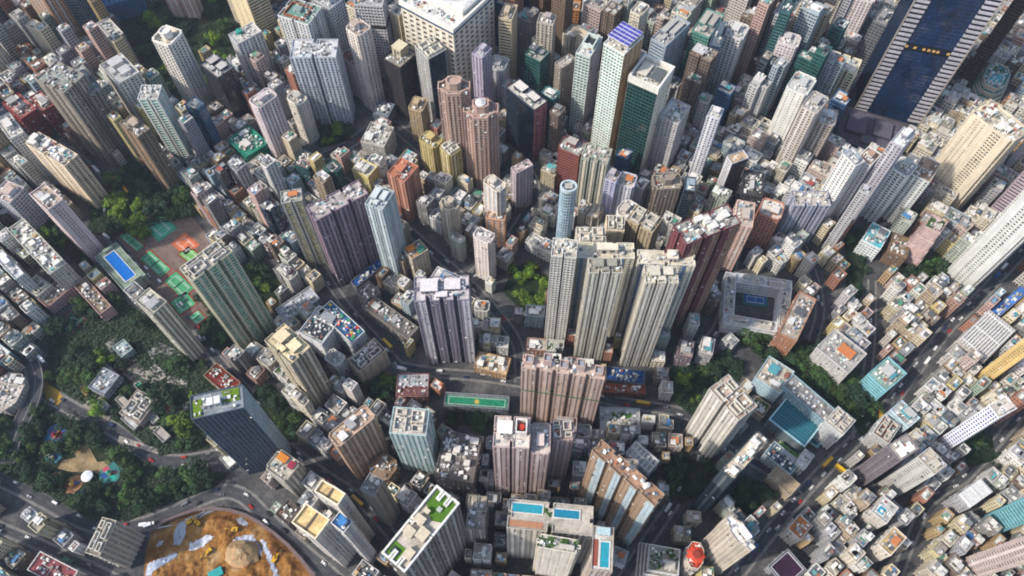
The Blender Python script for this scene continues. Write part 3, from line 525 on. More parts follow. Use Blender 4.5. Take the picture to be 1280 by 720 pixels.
# ---------------------------------------------------------------- data: every building in view, metres
# kind | label | style | wall colours (some have the warm sun on lit flanks put in) | roof colour | x | y | width | depth | turn | height | plan | roof features
TABLE = """tower|slim tower with orange lit flank and pale grey edge, running off the top left corner|rib|b98a62/b9b2a8|8f8a84|-474.7|643.5|30.7|18.0|-29.2|150.0|r|
office_tower|dark blue office tower with curved ribs left of the blue gridded roof, top left|band|5c6672|6a6f76|-457.6|662.7|26.3|38.6|-1.5|140.0|r|
commercial_block|low block with a blue gridded roof beside the tree covered hill at top left|glass|2f5f8c|2a5f95|-431.3|697.7|43.3|44.1|25.9|22.0|r|bluegrid
apartment_block|small white apartment block just below the blue gridded roof|res|c9c5bd|b9b5ae|-410.8|619.7|31.3|13.0|-47.3|38.0|r|
tower|pink and white striped tower cut off by the top edge above the wooded hill|rib|c2a19c/d0c8c2|a89c96|-357.5|685.9|29.5|14.8|-6.1|110.0|n2|
tower|cream tower with pale piers above the wooded hill, cut off by the top edge|grid|cbbfa6|b8ad98|-283.7|671.6|32.9|20.9|-34.3|125.0|r|
tower|light grey ribbed tower with a teal roof tank right of the wooded hill|rib|b7b7b8/cfcfcd|b9b6ae|-255.8|577.5|16.7|26.5|-49.1|70.3|r|tealtank
tower|white tower with black window slots and a dark central strip beside the wooded hill|slot|cfc9bf/d8d2c8|cfc6b4|-313.9|546.3|20.3|21.0|-24.5|94.9|n1|crown
tower|black glazed tower with pale grey roof, right of the white tower with window slots|glass|20242c|b3afaa|-276.4|537.6|26.9|19.2|-41.3|67.6|r|plant3
tower|white tower with large grey roof plant in front of the long beige slabs, upper left|rib|cfc8bb/d5cfc3|b4b4b2|-362.3|527.2|32.7|22.2|-46.4|74.1|r|plant3
tower|white tower with bright teal window stripes down to the street, upper left|stripe|c9ccc6/2f9d8d|b9b6ae|-318.3|483.9|17.5|16.4|0.0|89.0|n2|tank
tower|grey brown ribbed slab tower, left one of the long beige pair at upper left|rib|8d8377/a3998a|8f9088|-393.0|490.5|33.2|24.9|-29.3|100.7|n3|tank
tower|grey brown ribbed slab tower, right one of the long beige pair at upper left|rib|7f766b/b0926a|8c8f8c|-380.8|502.4|40.9|12.0|-49.8|86.2|n2|
tower|narrow cream and white tower with yellow lit side near the top left corner|res|d2c8ae|c9c5bb|-482.0|617.5|20.8|10.2|-28.8|43.3|r|
site_block|block wrapped in bright green scaffold netting, left of the white and pink tower|glass|0f7a62|2c8a70|-250.6|481.5|30.0|24.6|-46.2|26.0|r|huts
tower|small grey tower tucked left of the narrow cream and white tower|res|a8a6a2|a19d98|-499.9|626.2|13.8|10.8|-38.7|50.0|r|
tower|grey glass tower with chevron bands on the left edge near the top left corner|band|7d838a|888c90|-551.1|658.6|25.3|22.3|-24.9|110.0|r|
tower|cream ribbed tower rising off the left edge below the chevron banded tower|rib|c9bda2|b7ab93|-528.4|591.5|29.0|15.2|-29.0|125.0|r|
block|round brown roofed hall near the top left corner|old|8a5a3a|7d4f30|-506.6|611.4|19.2|14.9|-48.3|18.0|c|
red_block|deep red block with a pinkish roof on the left, lower of the red pair|old|9c2f35|a9736c|-473.8|518.2|31.1|17.4|-40.5|34.0|r|huts
red_block|deep red block with a cream roof box on the left, upper of the red pair|old|96323a|b98f7c|-449.7|519.1|25.0|11.6|-44.9|40.0|r|huts
tower|white topped tower rising off the left edge beside the red blocks|res|c9c4ba|d2cec6|-445.5|462.4|30.3|12.7|-49.2|70.0|r|
tower|brown slab tower with orange lit edges standing at the head of the dark trees, left|rib|80705c/b9875a|a89a8a|-326.9|451.6|24.9|12.8|-39.0|82.0|n2|
office_tower|cream office tower with black horizontal bands at the top edge, right of the wooded hill|band|cbb990|b9ad94|-267.3|643.0|47.8|21.8|-48.6|125.0|r|
tower|white grey tower with green roof deck framed in brown, top left of centre|rib|b5b5b3/c4c3c0|7f9688|-193.7|567.8|31.5|25.4|-23.2|105.0|n2|greendeck
tower|grey tower behind the one with the green roof deck|grid|aeb0b2|a8a8a6|-172.9|591.5|26.1|18.9|-38.1|100.0|r|
tower|pale blue grey twin winged tower with white roof boxes, upper left of centre|rib|a9b0bc/b9bfc9|c3c4c4|-180.5|537.5|41.6|22.9|0.7|88.9|n2|tank
tower|white tower with reddish roof, taller of the stepped pair|rib|cbbfb6/d2ccc4|a9978a|-139.8|552.4|18.1|16.5|-42.4|100.0|n1|
tower|white tower with brown red roof frames, shorter of the stepped pair|rib|c9beb6/d4cec8|8a5a50|-153.7|567.8|29.4|15.4|-46.7|47.3|n1|
tower|white tower with a close grid of windows and one dark belt near the top edge|grid|c6c3c4|a8a6a4|-134.1|595.3|27.0|16.3|-5.7|95.0|r|belt
tower|brown tower cut off by the top edge behind the stepped white pair|grid|6e5548|6a5a50|-193.3|667.0|11.9|15.6|6.2|120.0|r|
tower|dark teal tower cut off by the top edge left of the white grid tower|glass|1f4a4e|2b4a4c|-180.8|666.3|12.4|16.4|9.6|135.0|r|
tower|navy glass tower cut off by the top edge right of the white grid tower|glass|1d3350|24384e|-133.6|653.5|10.4|12.2|2.2|140.0|r|
tower|red brown tower cut off by the top edge beside the big cream block|grid|7a4238|6a4a40|-123.4|654.2|9.7|10.7|3.9|130.0|r|
office_block|big cream block with a broad white roof and dark blue eaves, top centre|bigbay|cbc3b0|d9d6cf|-59.1|577.7|60.8|60.3|-36.1|112.0|r|hospital
tower|dark brown tower with a cream roof box left of the grey and navy tower|band|2e2a2c|8f8a7e|-105.2|546.4|21.2|24.2|-37.3|71.3|r|creambox
office_tower|tower with a grey ribbed face and a navy glass face beside the dark brown tower|rib:glass|aaa9a6/9c9b98;16283a|b2b0ad|-73.9|534.6|20.8|19.8|-51.2|92.4|r|frame
tower|small tan stepped tower at the foot of the dark brown tower|res|a8906c|b09c7c|-88.8|510.7|14.4|17.0|-17.6|45.0|n1|
tower|peach octagonal tower, upper left of the peach pair|rib|a88a7a/b89c8c|a98f80|-48.3|462.9|26.5|19.7|0.0|118.0|x|crown
tower|peach octagonal tower with a white roof dome, lower right of the peach pair|rib|ac8c7c/bb9e8e|ad9384|-26.4|452.8|29.3|22.9|0.0|102.0|x|crown dome
tower|slim lilac tower behind the peach pair|rib|a59bb0|a9a4ae|-27.2|528.1|11.0|15.0|-34.2|95.0|r|
tower|pale white twin topped tower between the lilac tower and the navy tower|rib|c4c6ca/d0d0d0|bcbcbc|-12.8|551.6|16.1|19.5|-19.9|56.8|n1|
tower|tan tower with fine horizontal bands right of the big cream block|band|c3b08c|b9ab92|-3.6|578.8|12.5|20.8|-15.7|95.0|r|
tower|narrow cream tower with dark window dots left of the blue grey twin winged tower|res|d2ccbe|a9a59c|-200.7|509.1|16.9|12.5|-41.1|54.8|n1|
tower|white and pink tower beside the green netted block, left of centre at the top|rib|c9b9ba/d6cfd0|b9b3ae|-220.4|483.1|14.7|21.4|-42.0|82.8|n1|
block|low blue grey block with a domed roof below the stepped white pair|old|65707c|75808c|-126.8|531.0|15.8|17.8|-18.4|16.0|r|dome
block|grey block with white roof huts in front of the dark brown tower|old|a9a69f|b4b0a8|-127.9|488.2|23.6|25.6|-17.3|28.0|r|huts
tower|slim pale yellow and white tower just right of the white twin topped one|rib|d2c9aa/c9c7c2|cfc9b8|26.5|582.2|9.4|10.6|-44.0|60.2|r|
tower|beige tower with triple ribs left of the orange tower at the top|rib|a99f92/b9ad9c|a8a098|32.1|568.9|15.2|13.2|-15.0|95.0|r|
tower|bright orange tower with a rounded end near the top edge|grid|c27c30|a9907a|59.5|625.6|16.7|13.3|-9.9|62.6|r|
tower|navy tower with yellow stripes cut off by the top edge|stripe|1c2f45/c9a32a|26384a|97.7|662.2|13.2|20.7|-23.1|150.0|r|
tower|deep teal tower cut off by the top edge above the purple panelled roof|glass|0f4a52|205055|125.6|682.3|18.0|16.8|-17.2|150.0|r|
tower|blue glass tower cut off by the top edge left of the orange tower|glass|1d4a78|24507a|15.3|674.6|17.5|14.1|0.0|140.0|r|
tower|cream tower cut off by the top edge behind the beige ribbed tower|rib|cdbf9c|b9ad94|43.7|693.3|13.2|16.0|-4.0|115.0|r|
tower|grey green tower with a black roof pit, left of the tallest white tower|grid:rib|b4c0bc/b4c0bc/3f6660;a3a5a8|c4c2bc|68.5|524.4|13.5|27.9|-26.2|105.3|r|pit
office_tower|tallest white tower with purple panelled roof canopy and tan flank|grid:plain|cdd6cf/cdd6cf/4f8074;a8875a|c9c4b8|90.8|484.3|20.2|27.2|-39.9|148.7|r|solar
office_tower|dark green glass tower with white crown and cream flank|glass:plain|123a38;cfc9b4|d2cfc4|116.0|472.1|27.2|28.6|-32.3|123.4|r|crownwhite
office_tower|blue grey tower with dark band windows at its head, behind the dark green glass tower|band:rib|8f9fae;9aa3ac|a9a7a0|146.4|556.9|16.1|39.8|-40.1|91.7|r|plant3
office_tower|teal green gridded tower at upper right of centre|grid|4c8f80|a8a098|183.5|572.0|17.7|34.5|-31.1|87.5|r|plant3
office_tower|blue glass slab with rust coloured streaks beside the teal green tower|glass|3e5066|58646f|191.9|558.0|9.8|32.0|-20.9|87.8|r|
tower|white tower with black window checks, right of the blue glass slab|slot|cac8c4|c9c7c2|211.9|570.7|18.9|21.2|-29.0|80.5|n1|
tower|white tower with long black windows cut off by the top edge, upper right|slot|c9cac8|b9b9b6|245.1|679.1|15.5|23.1|-24.7|120.0|r|
tower|grey tower with a slanting pale roof in front of the blue grey tower|res|b3b1b1|c3bfb8|144.3|472.8|18.3|24.7|-32.4|77.3|r|hut
tower|narrow white and lilac slab tower with a wedge roof at upper right of centre|rib|b9bac4/cfcfd2|cdcac4|171.6|449.4|10.4|12.3|-25.8|101.6|r|
tower|black tower with teal stripes and a yellow foot at upper right|band|2b5f60|3c5a5c|252.8|573.0|9.4|27.7|-26.1|110.0|r|
tower|brown grey tower between the slim yellow tower and the checkered one|res|8f8478|a8a29a|49.6|536.7|9.5|19.1|-50.4|74.0|n1|tank
block|white and grey block with a fan of roof plant near the top edge, upper right|old|b9b6b0|b9b5ad|178.7|642.1|24.0|25.1|-35.4|55.0|r|huts
block|brown round topped block near the top edge, right of the deep teal tower|old|5a4a44|6a5a50|150.3|632.0|16.4|29.6|-9.5|45.0|o|
office_tower|navy glass tower with white roof canopies and a pink flank, upper centre|glass:plain|101f30;a5595a|cfcac0|13.1|496.3|37.5|16.0|-47.2|73.4|r|plant3
skyscraper|huge black glass skyscraper with white striped flanks, top right|mega|0d1b2c|1a2838|383.8|555.9|61.1|46.3|-16.3|215.0|r|
podium|low dark roofed podium at the foot of the huge black skyscraper|old|4a444c|5a5560|348.5|504.5|59.1|46.7|-22.0|14.0|r|plant3 quiet
tower|dark brown glass tower right of the huge black skyscraper|band|4a372c|4c4038|474.9|586.9|12.9|38.1|-39.4|150.0|r|
terraced_podium|terraced podium with teal pool deck and pale rims at the top right|terr|b9b2a4|3f8f8c|488.8|569.7|31.3|55.2|-33.6|22.0|o|terrace
tower|tower with white and black rings at the right edge behind the beige one|band|a9aeb6|7a8088|487.1|468.3|20.2|40.7|-44.7|150.0|o|
tower|white and pink tower near the top edge, left of the black skyscraper|rib|d0c4c4/dcd6d4|cfcac4|356.2|647.1|25.9|21.9|-19.8|58.6|n1|
tower|dark tower with a white lattice, between the white pink tower and the black skyscraper|grid|6a6c72|8a8886|364.3|602.8|13.9|24.0|-35.8|68.1|r|
tower|cream tower with three green striped window columns, upper right|stripe|d2cab0/5a7a5c|cfcabc|318.0|552.0|28.6|20.6|-27.0|57.6|n3|tank
tower|small orange tower left of the cream tower with green stripes|plain|b9743a|9c968c|306.4|598.1|10.9|17.2|-26.4|33.1|r|
tower|white pink tower with twin window columns, left of the small orange tower|res|cbbfbf|c2bcb8|258.0|554.8|18.8|17.2|-24.2|83.7|n1|
tower|white blank sided tower below the small orange tower|plain|cfcfca|b9b7b4|261.1|503.5|19.6|24.7|-33.9|79.8|n1|
tower|beige ribbed tower with grey roof, lower left of the cream tower with green stripes|rib|b3aaa0/c9c3bb|a9a6a2|261.1|466.8|14.7|23.4|-39.1|95.0|n1|
tower|white brown tower right beside the beige ribbed tower at upper right|rib|a89c90/c3bdb4|c9c9c6|280.9|470.1|14.2|18.9|-23.2|73.3|n1|
block|dark plum round building near the top edge, upper right|old|3a2a38|3c2c3c|311.8|624.0|22.0|30.0|-15.1|38.0|c|
block|grey white gridded block near the top edge, left of the plum round building|grid|b0b4b8|bfc0c0|273.6|616.8|19.5|28.8|-38.4|65.0|r|huts
tower|long lavender grey slab tower with white and teal roof, centre right at the top|rib|9d9aa4/b3b0b6|cfd3d0|309.8|404.9|10.5|20.3|-43.0|121.9|r|
tower|beige tower with dark window column and white roof clutter, far right|slotcol|c2b59b|c9bfa8|405.5|436.7|41.6|24.2|-55.6|105.4|n1|clutterwhite
tower|white slab tower with twin dark window columns running off the right edge|slotcol|b6b8b4|cfcfc9|402.4|347.6|26.0|27.0|-53.0|150.0|n1|
tower|mauve balconied tower left of the white slab tower at the right edge|band|a3929c|9c9096|449.1|415.5|10.9|27.0|-44.7|95.0|r|
tower|white slab tower with brown roof, front one of the four pale slabs|rib|cfcdca/dcdad6|a58a78|295.3|408.8|12.1|16.5|-44.0|94.0|r|
tower|pale slab tower with blue grey roof, behind the white slab with brown roof|rib|c2c2c0/d0d0cd|9aa0a4|277.7|401.6|15.4|10.1|-59.9|101.2|r|
tower|small grey slab tower squeezed between the pale slabs|rib|a4a3a6|b0aeb0|287.8|379.3|8.0|8.0|-35.4|88.0|r|
tower|white slab tower with rows of square windows, middle of the pale slabs|slot|d4d3d0|a9a9a8|336.7|416.0|15.1|18.0|-44.6|70.6|n1|
tower|pale grey slab tower with a brown tent shaped roof, rightmost of the pale slabs|rib|b4b8b6/c3c6c3|8f7a68|357.7|418.1|16.2|25.3|-36.9|65.4|r|
tower|lavender grey triple winged slab left of the pale slabs|rib|9397a8/a3a6b4|bdb6aa|255.7|392.1|31.0|15.5|0.0|57.8|n3|tank
tower|cream tower with terracotta window grid, left of the lavender grey slab|grid|b5735a|cfc7bb|222.8|385.3|19.0|18.5|-22.3|52.3|n1|
block|low white block with turquoise roof sheets in front of the pale slabs|old|c9d2d2|5fb5c0|324.3|378.8|17.1|23.4|-35.8|20.0|r|huts
terraced_block|pale pink terraced block with a roof garden, right of the turquoise roof sheets|terr|b99c98|c3b4b0|362.0|372.0|19.3|23.8|-39.7|48.0|r|garden
block|brown block at the foot of the pink terraced block|old|7a6048|857058|344.1|369.9|16.4|22.3|-27.4|18.0|r|
tower|slim mauve beige tower on a round podium, upper centre|rib|a79aa0/b3a6a8|b9a9a4|8.8|425.9|8.0|17.8|-57.1|58.6|r|roundpod
tower|dark red brown tower with white bands, right of the mauve beige tower|band|7a4038|a8a29c|53.5|440.2|23.3|16.5|-28.4|69.1|n1|
tower|tower with cream piers and grey green glass beside the dark red brown one|rib|8f948a/c9bfa8|a9a195|72.3|423.8|22.8|17.9|-18.0|78.4|n3|tank
tower|pale blue cylindrical tower above the cream estate|glass|a3bccb|b9c4cc|47.0|388.7|13.8|11.9|0.0|77.8|c|ringroof
tower|white tower with an orange roof cover near the blue cylindrical tower|rib|b9b9c6/cbcbd0|c0b8ac|99.1|409.0|15.2|14.5|-20.5|62.0|n1|orangehut
tower|lavender and blue striped tower left of the one with the orange roof cover|stripe|b0adc0/4a5f90|a8a2a0|86.1|407.0|9.6|12.4|-25.5|70.0|r|
block|white curved block behind the cream estate|old|cbc8c2|b9b2a8|97.8|377.6|16.1|18.1|-38.2|62.0|o|
tower|grey brown tower with a white angled crown, right of centre near the top|rib|80756a/8f857a|b3a795|135.2|413.1|24.2|17.7|3.6|53.8|n1|crown
office_tower|small dark glass tower tucked right of the grey brown tower|glass|1b2733|8fa0aa|153.8|405.9|9.0|14.8|-9.9|60.0|r|
tower|tower with a tan circle on its roof, pale face and dark brown side|plain:glass|b3b3b8;3a3030|c3a888|197.8|433.1|9.1|16.7|-66.6|62.6|r|circle
block|dark low block with a white roof cube right of the tan circle tower|old|3a3a40|4a4848|215.7|421.3|17.8|27.2|-12.7|40.0|r|hut
tower|long dark red tower with tan edges and cluttered roof terraces, right of the cream estate|bay2|6e3a40/94705a|a5a49e|137.1|306.0|44.6|17.9|24.2|146.1|n3|clutterwhite
tower|cream tower with pink lit side behind the dark red tower|rib|c9a596/cfc0b0|b9b0a4|191.8|366.6|14.7|24.7|-14.3|72.0|r|
tower|white grid tower at the west end of the cream estate|grid|bfbcb4|c3bcb0|36.4|287.6|17.3|14.7|-7.0|143.7|n2|tank
tower|front west tower of the cream estate with rounded bays and dark roof box|rib|b0ab9e/cac5b6|8f8c80|63.5|272.3|22.4|11.6|0.0|145.6|n3|plant3
tower|cream slab with blue edge strips behind the front west tower of the cream estate|rib|c9c3b0/5a7a9c|d3cbb6|66.6|295.7|41.6|12.7|-1.2|128.0|n3|
tower|front east tower of the cream estate with rounded bays, beside the blue flank|rib|b0ab9e/cac5b6|c4bfae|102.3|268.8|22.4|14.0|0.0|140.2|n3|plant3
tower|cream slab with a bright blue flank at the east end of the cream estate|rib|c9c3b0/4a70a0|d3cbb6|109.9|289.4|40.3|11.2|-2.8|128.0|n2|whitetank
tower|white roofed tower at the north west corner of the cream estate|rib|c3bba8|cfc8b8|59.2|318.9|21.6|14.3|0.0|112.0|n2|frame
tower|tan roofed tower with framed terraces at the back of the cream estate|rib|a89878|a8a498|102.9|342.0|23.1|16.8|-34.3|100.0|n2|frame
tower|cream walled tower with white open frame at the north edge of the cream estate|plain|d2bf9c|bcae94|79.9|337.9|13.8|14.0|-4.0|100.0|r|frame
tower|mauve triple winged estate tower left of centre|rib|86707e/96808c|b0a6a2|-137.2|358.6|46.1|15.8|34.8|101.6|n3|tank
tower|grey tower with a yellow vertical stripe, left of the mauve estate tower|stripe|a3a39c/a89a3c|b9b5aa|-175.6|366.2|16.4|11.9|11.6|96.7|n2|orangehut
tower|pale blue white tower right of the mauve estate tower|rib|a3b0b4/b9c4c8|c2c8c8|-102.8|356.5|15.2|19.7|-23.7|108.0|n2|plant3
tower|big salmon brown tower with stepped ribs, upper left of centre|rib|b0765c/c08a70|b37258|-95.1|420.5|18.6|20.6|-32.5|60.8|n2|
tower|olive yellow tower, left of the olive pair|rib|a89654/bba968|b3a570|-73.4|461.7|19.3|14.0|-38.5|52.2|n1|
tower|olive yellow tower with white roof frame, right of the olive pair|rib|a89654/c3b688|c3bfb0|-54.8|447.7|15.6|14.0|-50.3|57.5|n1|frame
tower|cream tower with stepped round crown, centre|rib|b3a994/c9c0ac|c3b8a8|-53.3|386.7|16.0|13.7|-24.4|56.4|x|crown
tower|white tower with bright blue glass strips and peach base, above the round tree|stripe|d0c4b8/3a85b0|c3bcb0|-14.4|392.6|18.3|11.4|-42.5|78.5|n1|
tower|short peach and light blue tower in front of the blue strip tower|stripe|c79a7c/5a9cbc|c9ab94|-13.7|385.3|16.2|9.9|-9.7|42.7|r|
tower|white tower with peach window stripes above the market street, centre|res|d0c6c0|b3b0ac|-23.0|350.0|16.4|11.1|-30.7|64.7|n1|tank
block|dark teal walled block below the white and pink tower|old|24555c|8a7468|-191.4|456.2|15.5|17.9|-23.8|30.0|r|
block|pale yellow block with white roof above the salmon tower|old|c9b868|cfcabb|-134.8|443.7|18.0|14.9|-30.5|34.0|r|huts
block|small block with an orange and green roof court beside the dark market street|old|b9aa90|a8845c|-82.2|353.2|13.0|16.4|-52.5|38.0|r|orangegreen
block|long low block with a bright blue roof at the foot of the mauve tower|old|6a6c74|2456a0|-127.1|346.3|8.0|32.5|-43.9|10.0|r|
block|brown stepped block on the corner right of the pale blue tower|old|8a7c68|8f8270|-95.1|353.0|10.6|12.7|-29.0|30.0|r|
block|white roofed market block beside the central street|old|c3c0ba|cdc8c4|-58.6|333.3|21.6|16.9|-27.0|22.0|r|huts
office_block|grey white gridded office block on the left edge above the pink slab tower|grid|b3b4b8|b9a49c|-443.9|408.7|20.4|18.5|-24.9|45.0|r|
tower|tan striped tower rising off the left edge, beside the gridded office block|rib|bfa982|b3a184|-489.5|475.9|24.5|21.7|-23.3|100.0|r|
tower|cream tower with orange lit flank and cluttered roof, left side above the trees|slotcol|cdb89c|c3bab0|-404.7|440.6|48.9|15.3|-31.5|64.4|n2|clutterwhite
tower|long white and pink slab tower leading down to the blue pool|slotcol|c3b0ae|bfae9c|-381.4|376.2|25.2|14.4|-39.4|82.0|r|huts
apartment_block|long cream apartment block with cluttered rounded roof left of the pink slab tower|old|bdb8aa|aeb0a6|-405.6|355.3|66.9|15.5|-42.3|40.0|r|clutterwhite
block|white block with plain white roof on the left edge|old|c3c4c4|cfd0d0|-421.9|335.6|34.9|8.0|-42.1|42.0|r|
block|white block with framed roof wells below the long cream apartment block|old|bdb9b0|a8a69e|-407.3|327.9|17.9|14.1|-33.2|20.0|r|frame
podium|podium carrying a bright blue swimming pool on the left|plain|8f9a8c|7f9080|-344.6|350.8|47.6|21.9|-44.6|14.0|r|bluepool
tower|tall cream tower with teal window strips beside the tennis courts|stripe|b9b49e/2f8a78|b4b0a2|-218.1|288.8|34.4|15.6|46.3|126.4|n3|frame
school_block|pink walled block with a brown roof on the left, left of the pink pair|old|b98f88|8a7a68|-395.0|325.7|15.7|27.0|-37.0|13.0|r|
school_block|pink walled long block with brown roof and white box, right of the pink pair|old|b98f88|857562|-361.1|321.2|41.2|11.3|-43.4|14.0|r|hut
tower|cream slab tower with white ribs below the tennis courts|rib|a8a594/c9c6b4|bdb9a9|-271.3|277.1|19.7|13.7|-36.9|86.0|r|huts
hall|low hall with a dark red roof and cream rim behind the charcoal slab tower|old|8a7458|7a2e26|-235.2|244.0|28.5|14.0|-37.4|14.0|r|
tower|tall charcoal slab tower with two lawn roof gardens, left of centre|grid:rib|465262/465262/1c2532;8fa3ad|8a929a|-190.8|181.8|33.6|16.3|14.0|125.0|r|lawns
block|circular stepped white block on the left edge by the curved flyover|old|b3a79c|c3bab0|-406.7|233.5|23.7|31.2|-9.1|14.0|o|huts
block|grey flat roofed hall in the middle of the terraced park|old|8a8c92|8f939c|-332.9|243.6|16.1|19.5|-26.3|10.0|r|
block|white rimmed pavilion among the park trees, upper one|old|8a9c98|a9b4b0|-326.0|274.3|13.4|10.9|-43.0|8.0|r|
block|small white cross shaped house with courtyards in the terraced park|old|9a8a80|a89c94|-300.1|222.5|20.3|22.5|-25.8|9.0|r|frame
tower|cream tower with stepped pale yellow roof, left of centre|rib|a89c84/cdc2a6|d8c9a2|-162.4|239.9|28.7|18.6|-41.3|90.1|n2|plant3
school_block|white school block with dark solar roof panels round a sunken court|band|c3c6cc|b3b6b2|-156.0|283.2|22.9|27.8|-28.9|34.0|r|solar2
school_block|long narrow school wing with a colourful roof playground|old|c0c3c6|3a6a90|-139.4|286.2|14.2|42.0|47.2|34.0|r|play
school_block|beige school block with framed dark roof wells beside the diagonal street|plain|aea08c|6e6a66|-116.8|259.1|14.7|27.4|-45.4|28.0|r|frame
school_block|long grey brown school block with green courts along the diagonal street|old|7d766e|75706c|-102.4|298.0|51.7|13.3|-37.5|20.0|r|huts
school_block|short upper wing of the long grey brown school block|old|7d766e|736e6a|-122.9|321.7|15.5|14.1|-43.5|20.0|r|
hall|low hall with a plain pale grey roof behind the white school block|old|9c9ea2|b3b6bd|-183.8|314.2|16.0|34.5|-49.1|12.0|r|
tower|white and purple ribbed tower with notched roof, centre|bay2|857d8c/bdbac0|cdc8c8|-50.9|274.4|39.5|20.0|2.4|110.4|n4|plant3
block|low block with white and maroon striped roofs above the round tree|old|8a5a50|b9bcc0|-80.3|238.8|25.7|19.9|0.0|14.0|r|maroon
podium|long deck with a fenced green sports pitch at its centre|plain|6a7078|7d8488|-28.2|225.9|51.7|11.5|-4.1|12.0|r|pitch
hall|tan and white flat roofed hall right of the purple ribbed tower|old|a8845c|c9b090|-16.1|259.8|27.3|15.5|-15.1|10.0|r|clutterwhite
tower|wide pink beige slab tower with castle like roof boxes and a green belt, centre|rib|b3988e/c9b0a4|c9b6a8|35.7|214.9|57.4|9.8|-8.9|105.4|n5|castle
school_block|low white school with a sunken roof court and lawn strip|plain|a9adb0|b9bbb9|85.8|210.6|31.5|20.7|-3.0|10.0|r|lawnstrip
block|long low block with a red brown tiled roof below the cream estate|old|7a4a3a|8a4a38|91.5|238.2|34.6|8.0|-2.9|8.0|r|
block|long block with blue sheeted roof panels at the foot of the cream estate|old|5a6270|28508a|93.2|249.4|31.1|12.0|-8.1|9.0|r|
block|white house with framed roof right of the cream estate|old|a9a6a8|c6c1bb|159.9|270.0|10.6|15.0|-16.6|22.0|r|huts
block|mauve house with pointed roofs right of the cream estate, left of the white framed one|old|7a6a74|a8958a|142.2|268.0|11.9|14.7|-12.9|22.0|r|huts
tower|white ribbed tower with stepped brown roof wells, right of centre|rib|b3afa6/cbc8c0|b09c90|153.7|198.0|28.9|18.2|-54.1|92.1|n2|frame
podium|long low dark teal deck with a pool like roof among the teal complex|plain|5a6a70|2c5a66|222.9|207.2|33.2|26.7|-43.2|16.0|r|tealdeck
school_block|grey long roofed block with pale blue rim, upper arm of the teal complex|old|7a9ca8|8f8e8c|232.7|221.8|42.4|14.3|-47.7|28.0|r|
school_block|white framed block with pale roof at the lower end of the teal complex|old|b9bdbc|c0b8b0|250.1|201.4|15.9|17.2|-46.3|34.0|r|frame
school_block|cream roofed head block of the teal complex|band|9cb9c4|bdb4a4|210.9|244.6|22.6|23.8|-37.5|22.0|r|huts
block|block with bright turquoise wall at the avenue junction|band|6ab2c0|8aa89c|299.3|243.5|18.7|25.1|-52.4|26.0|r|huts
market_hall|white louvred hall with a cross shaped roof groove beside the avenue|old|a9a49e|cfcac4|392.6|280.1|25.2|45.6|-50.6|20.0|r|louvre
block|long narrow building with a bright blue roof beside the avenue at the right edge|old|6a6c78|4a80cc|424.8|314.6|8.0|55.7|-53.6|9.0|r|
tower|yellow slab tower at the right edge below the louvred hall|slotcol|c3a35a|b39a64|392.2|251.4|10.3|20.4|-55.4|95.0|r|
tower|white tower with royal blue striped windows, right side|bluestripe|d0d2d6|c3bcb0|343.4|193.4|10.2|16.0|-64.5|84.9|r|
block|white block with a maroon roof well right of the turquoise walled block|old|b3b4b6|7a4a40|289.0|198.3|13.3|19.2|-41.5|24.0|r|frame
block|pale block with pale blue slatted wall below the avenue|band|a9c3cf|b0b4b4|305.3|209.9|17.9|13.3|-54.6|26.0|r|huts
block|orange balconied block above the line of trees, right of centre|old|a87250|a99c90|233.2|290.3|15.0|44.9|-31.4|36.0|r|huts
block|white block with an orange roof strip above the line of trees|old|b9b6b4|a8a4a0|265.2|261.9|30.9|25.1|-47.1|30.0|r|orangehut
office_tower|dark grey ribbed tower with a bright white roof panel, lower right|slot|6a626a|a39c94|273.3|168.6|12.8|18.7|-60.3|71.9|r|whitepanel
tower|plain pale grey slab tower right of the dark grey ribbed one|plain|aaa9a6|b9b1a0|293.5|160.3|15.3|12.2|-56.2|67.3|r|
tower|teal glass tower running off the lower right edge|band|5aa0ac|7ab0b8|365.9|133.2|14.5|20.7|-67.0|100.0|r|
tower|pink grey tower running off the bottom right corner|rib|a3928e/b9aaa6|b9aaa8|340.0|101.0|14.6|22.9|-72.3|110.0|n1|
block|block with a plum coloured sports court on the roof, bottom right|old|8a8c92|3a2238|198.5|98.1|18.1|20.6|-53.5|12.0|r|plum
block|grey comb shaped block with slatted roof, right of the pale grey slab|old|9a9aa0|a8a8aa|342.5|148.7|11.3|24.8|-59.8|24.0|r|louvre
block|white block with an orange roof corner on the avenue, lower right|old|b9b2a8|c07a4a|208.8|124.5|11.2|14.4|-46.8|24.0|r|
block|blue pool roofed apartment block, lower right|old|bdb8b0|b9bcbc|268.5|134.6|12.4|16.0|-45.0|34.0|r|smallpool
block|cream curved corner block with a tan roof court, lower right|old|c3b8aa|c3a878|268.6|112.7|10.4|18.8|-49.3|34.0|r|orangehut
block|concrete stepped block beside the orange building site|res|a8a090|8f8c82|-283.3|112.7|10.4|24.4|-13.5|48.8|r|frame
block|white rimmed block with maroon roof at the bottom left edge|old|cdcbc6|8a4a50|-328.7|95.8|33.8|13.8|-23.5|16.0|r|
tower|short tower with orange and maroon roof boxes in front of the charcoal slab|rib|aaa59a/c4c0b6|b9b3a6|-166.2|163.5|19.7|16.7|-32.1|46.0|n1|orangemaroon
tower|peach tower with ribbed walls and low cream roof, left of the white teal tower|rib|b3937c/cfb298|bda48c|-111.3|180.8|12.7|32.4|-46.4|82.1|n1|huts
tower|pale teal and white tower with roof garden frames, lower centre|rib|9cb8bc/b3c9cc|c9c4bc|-70.6|182.0|25.1|19.1|-4.5|87.7|r|frame
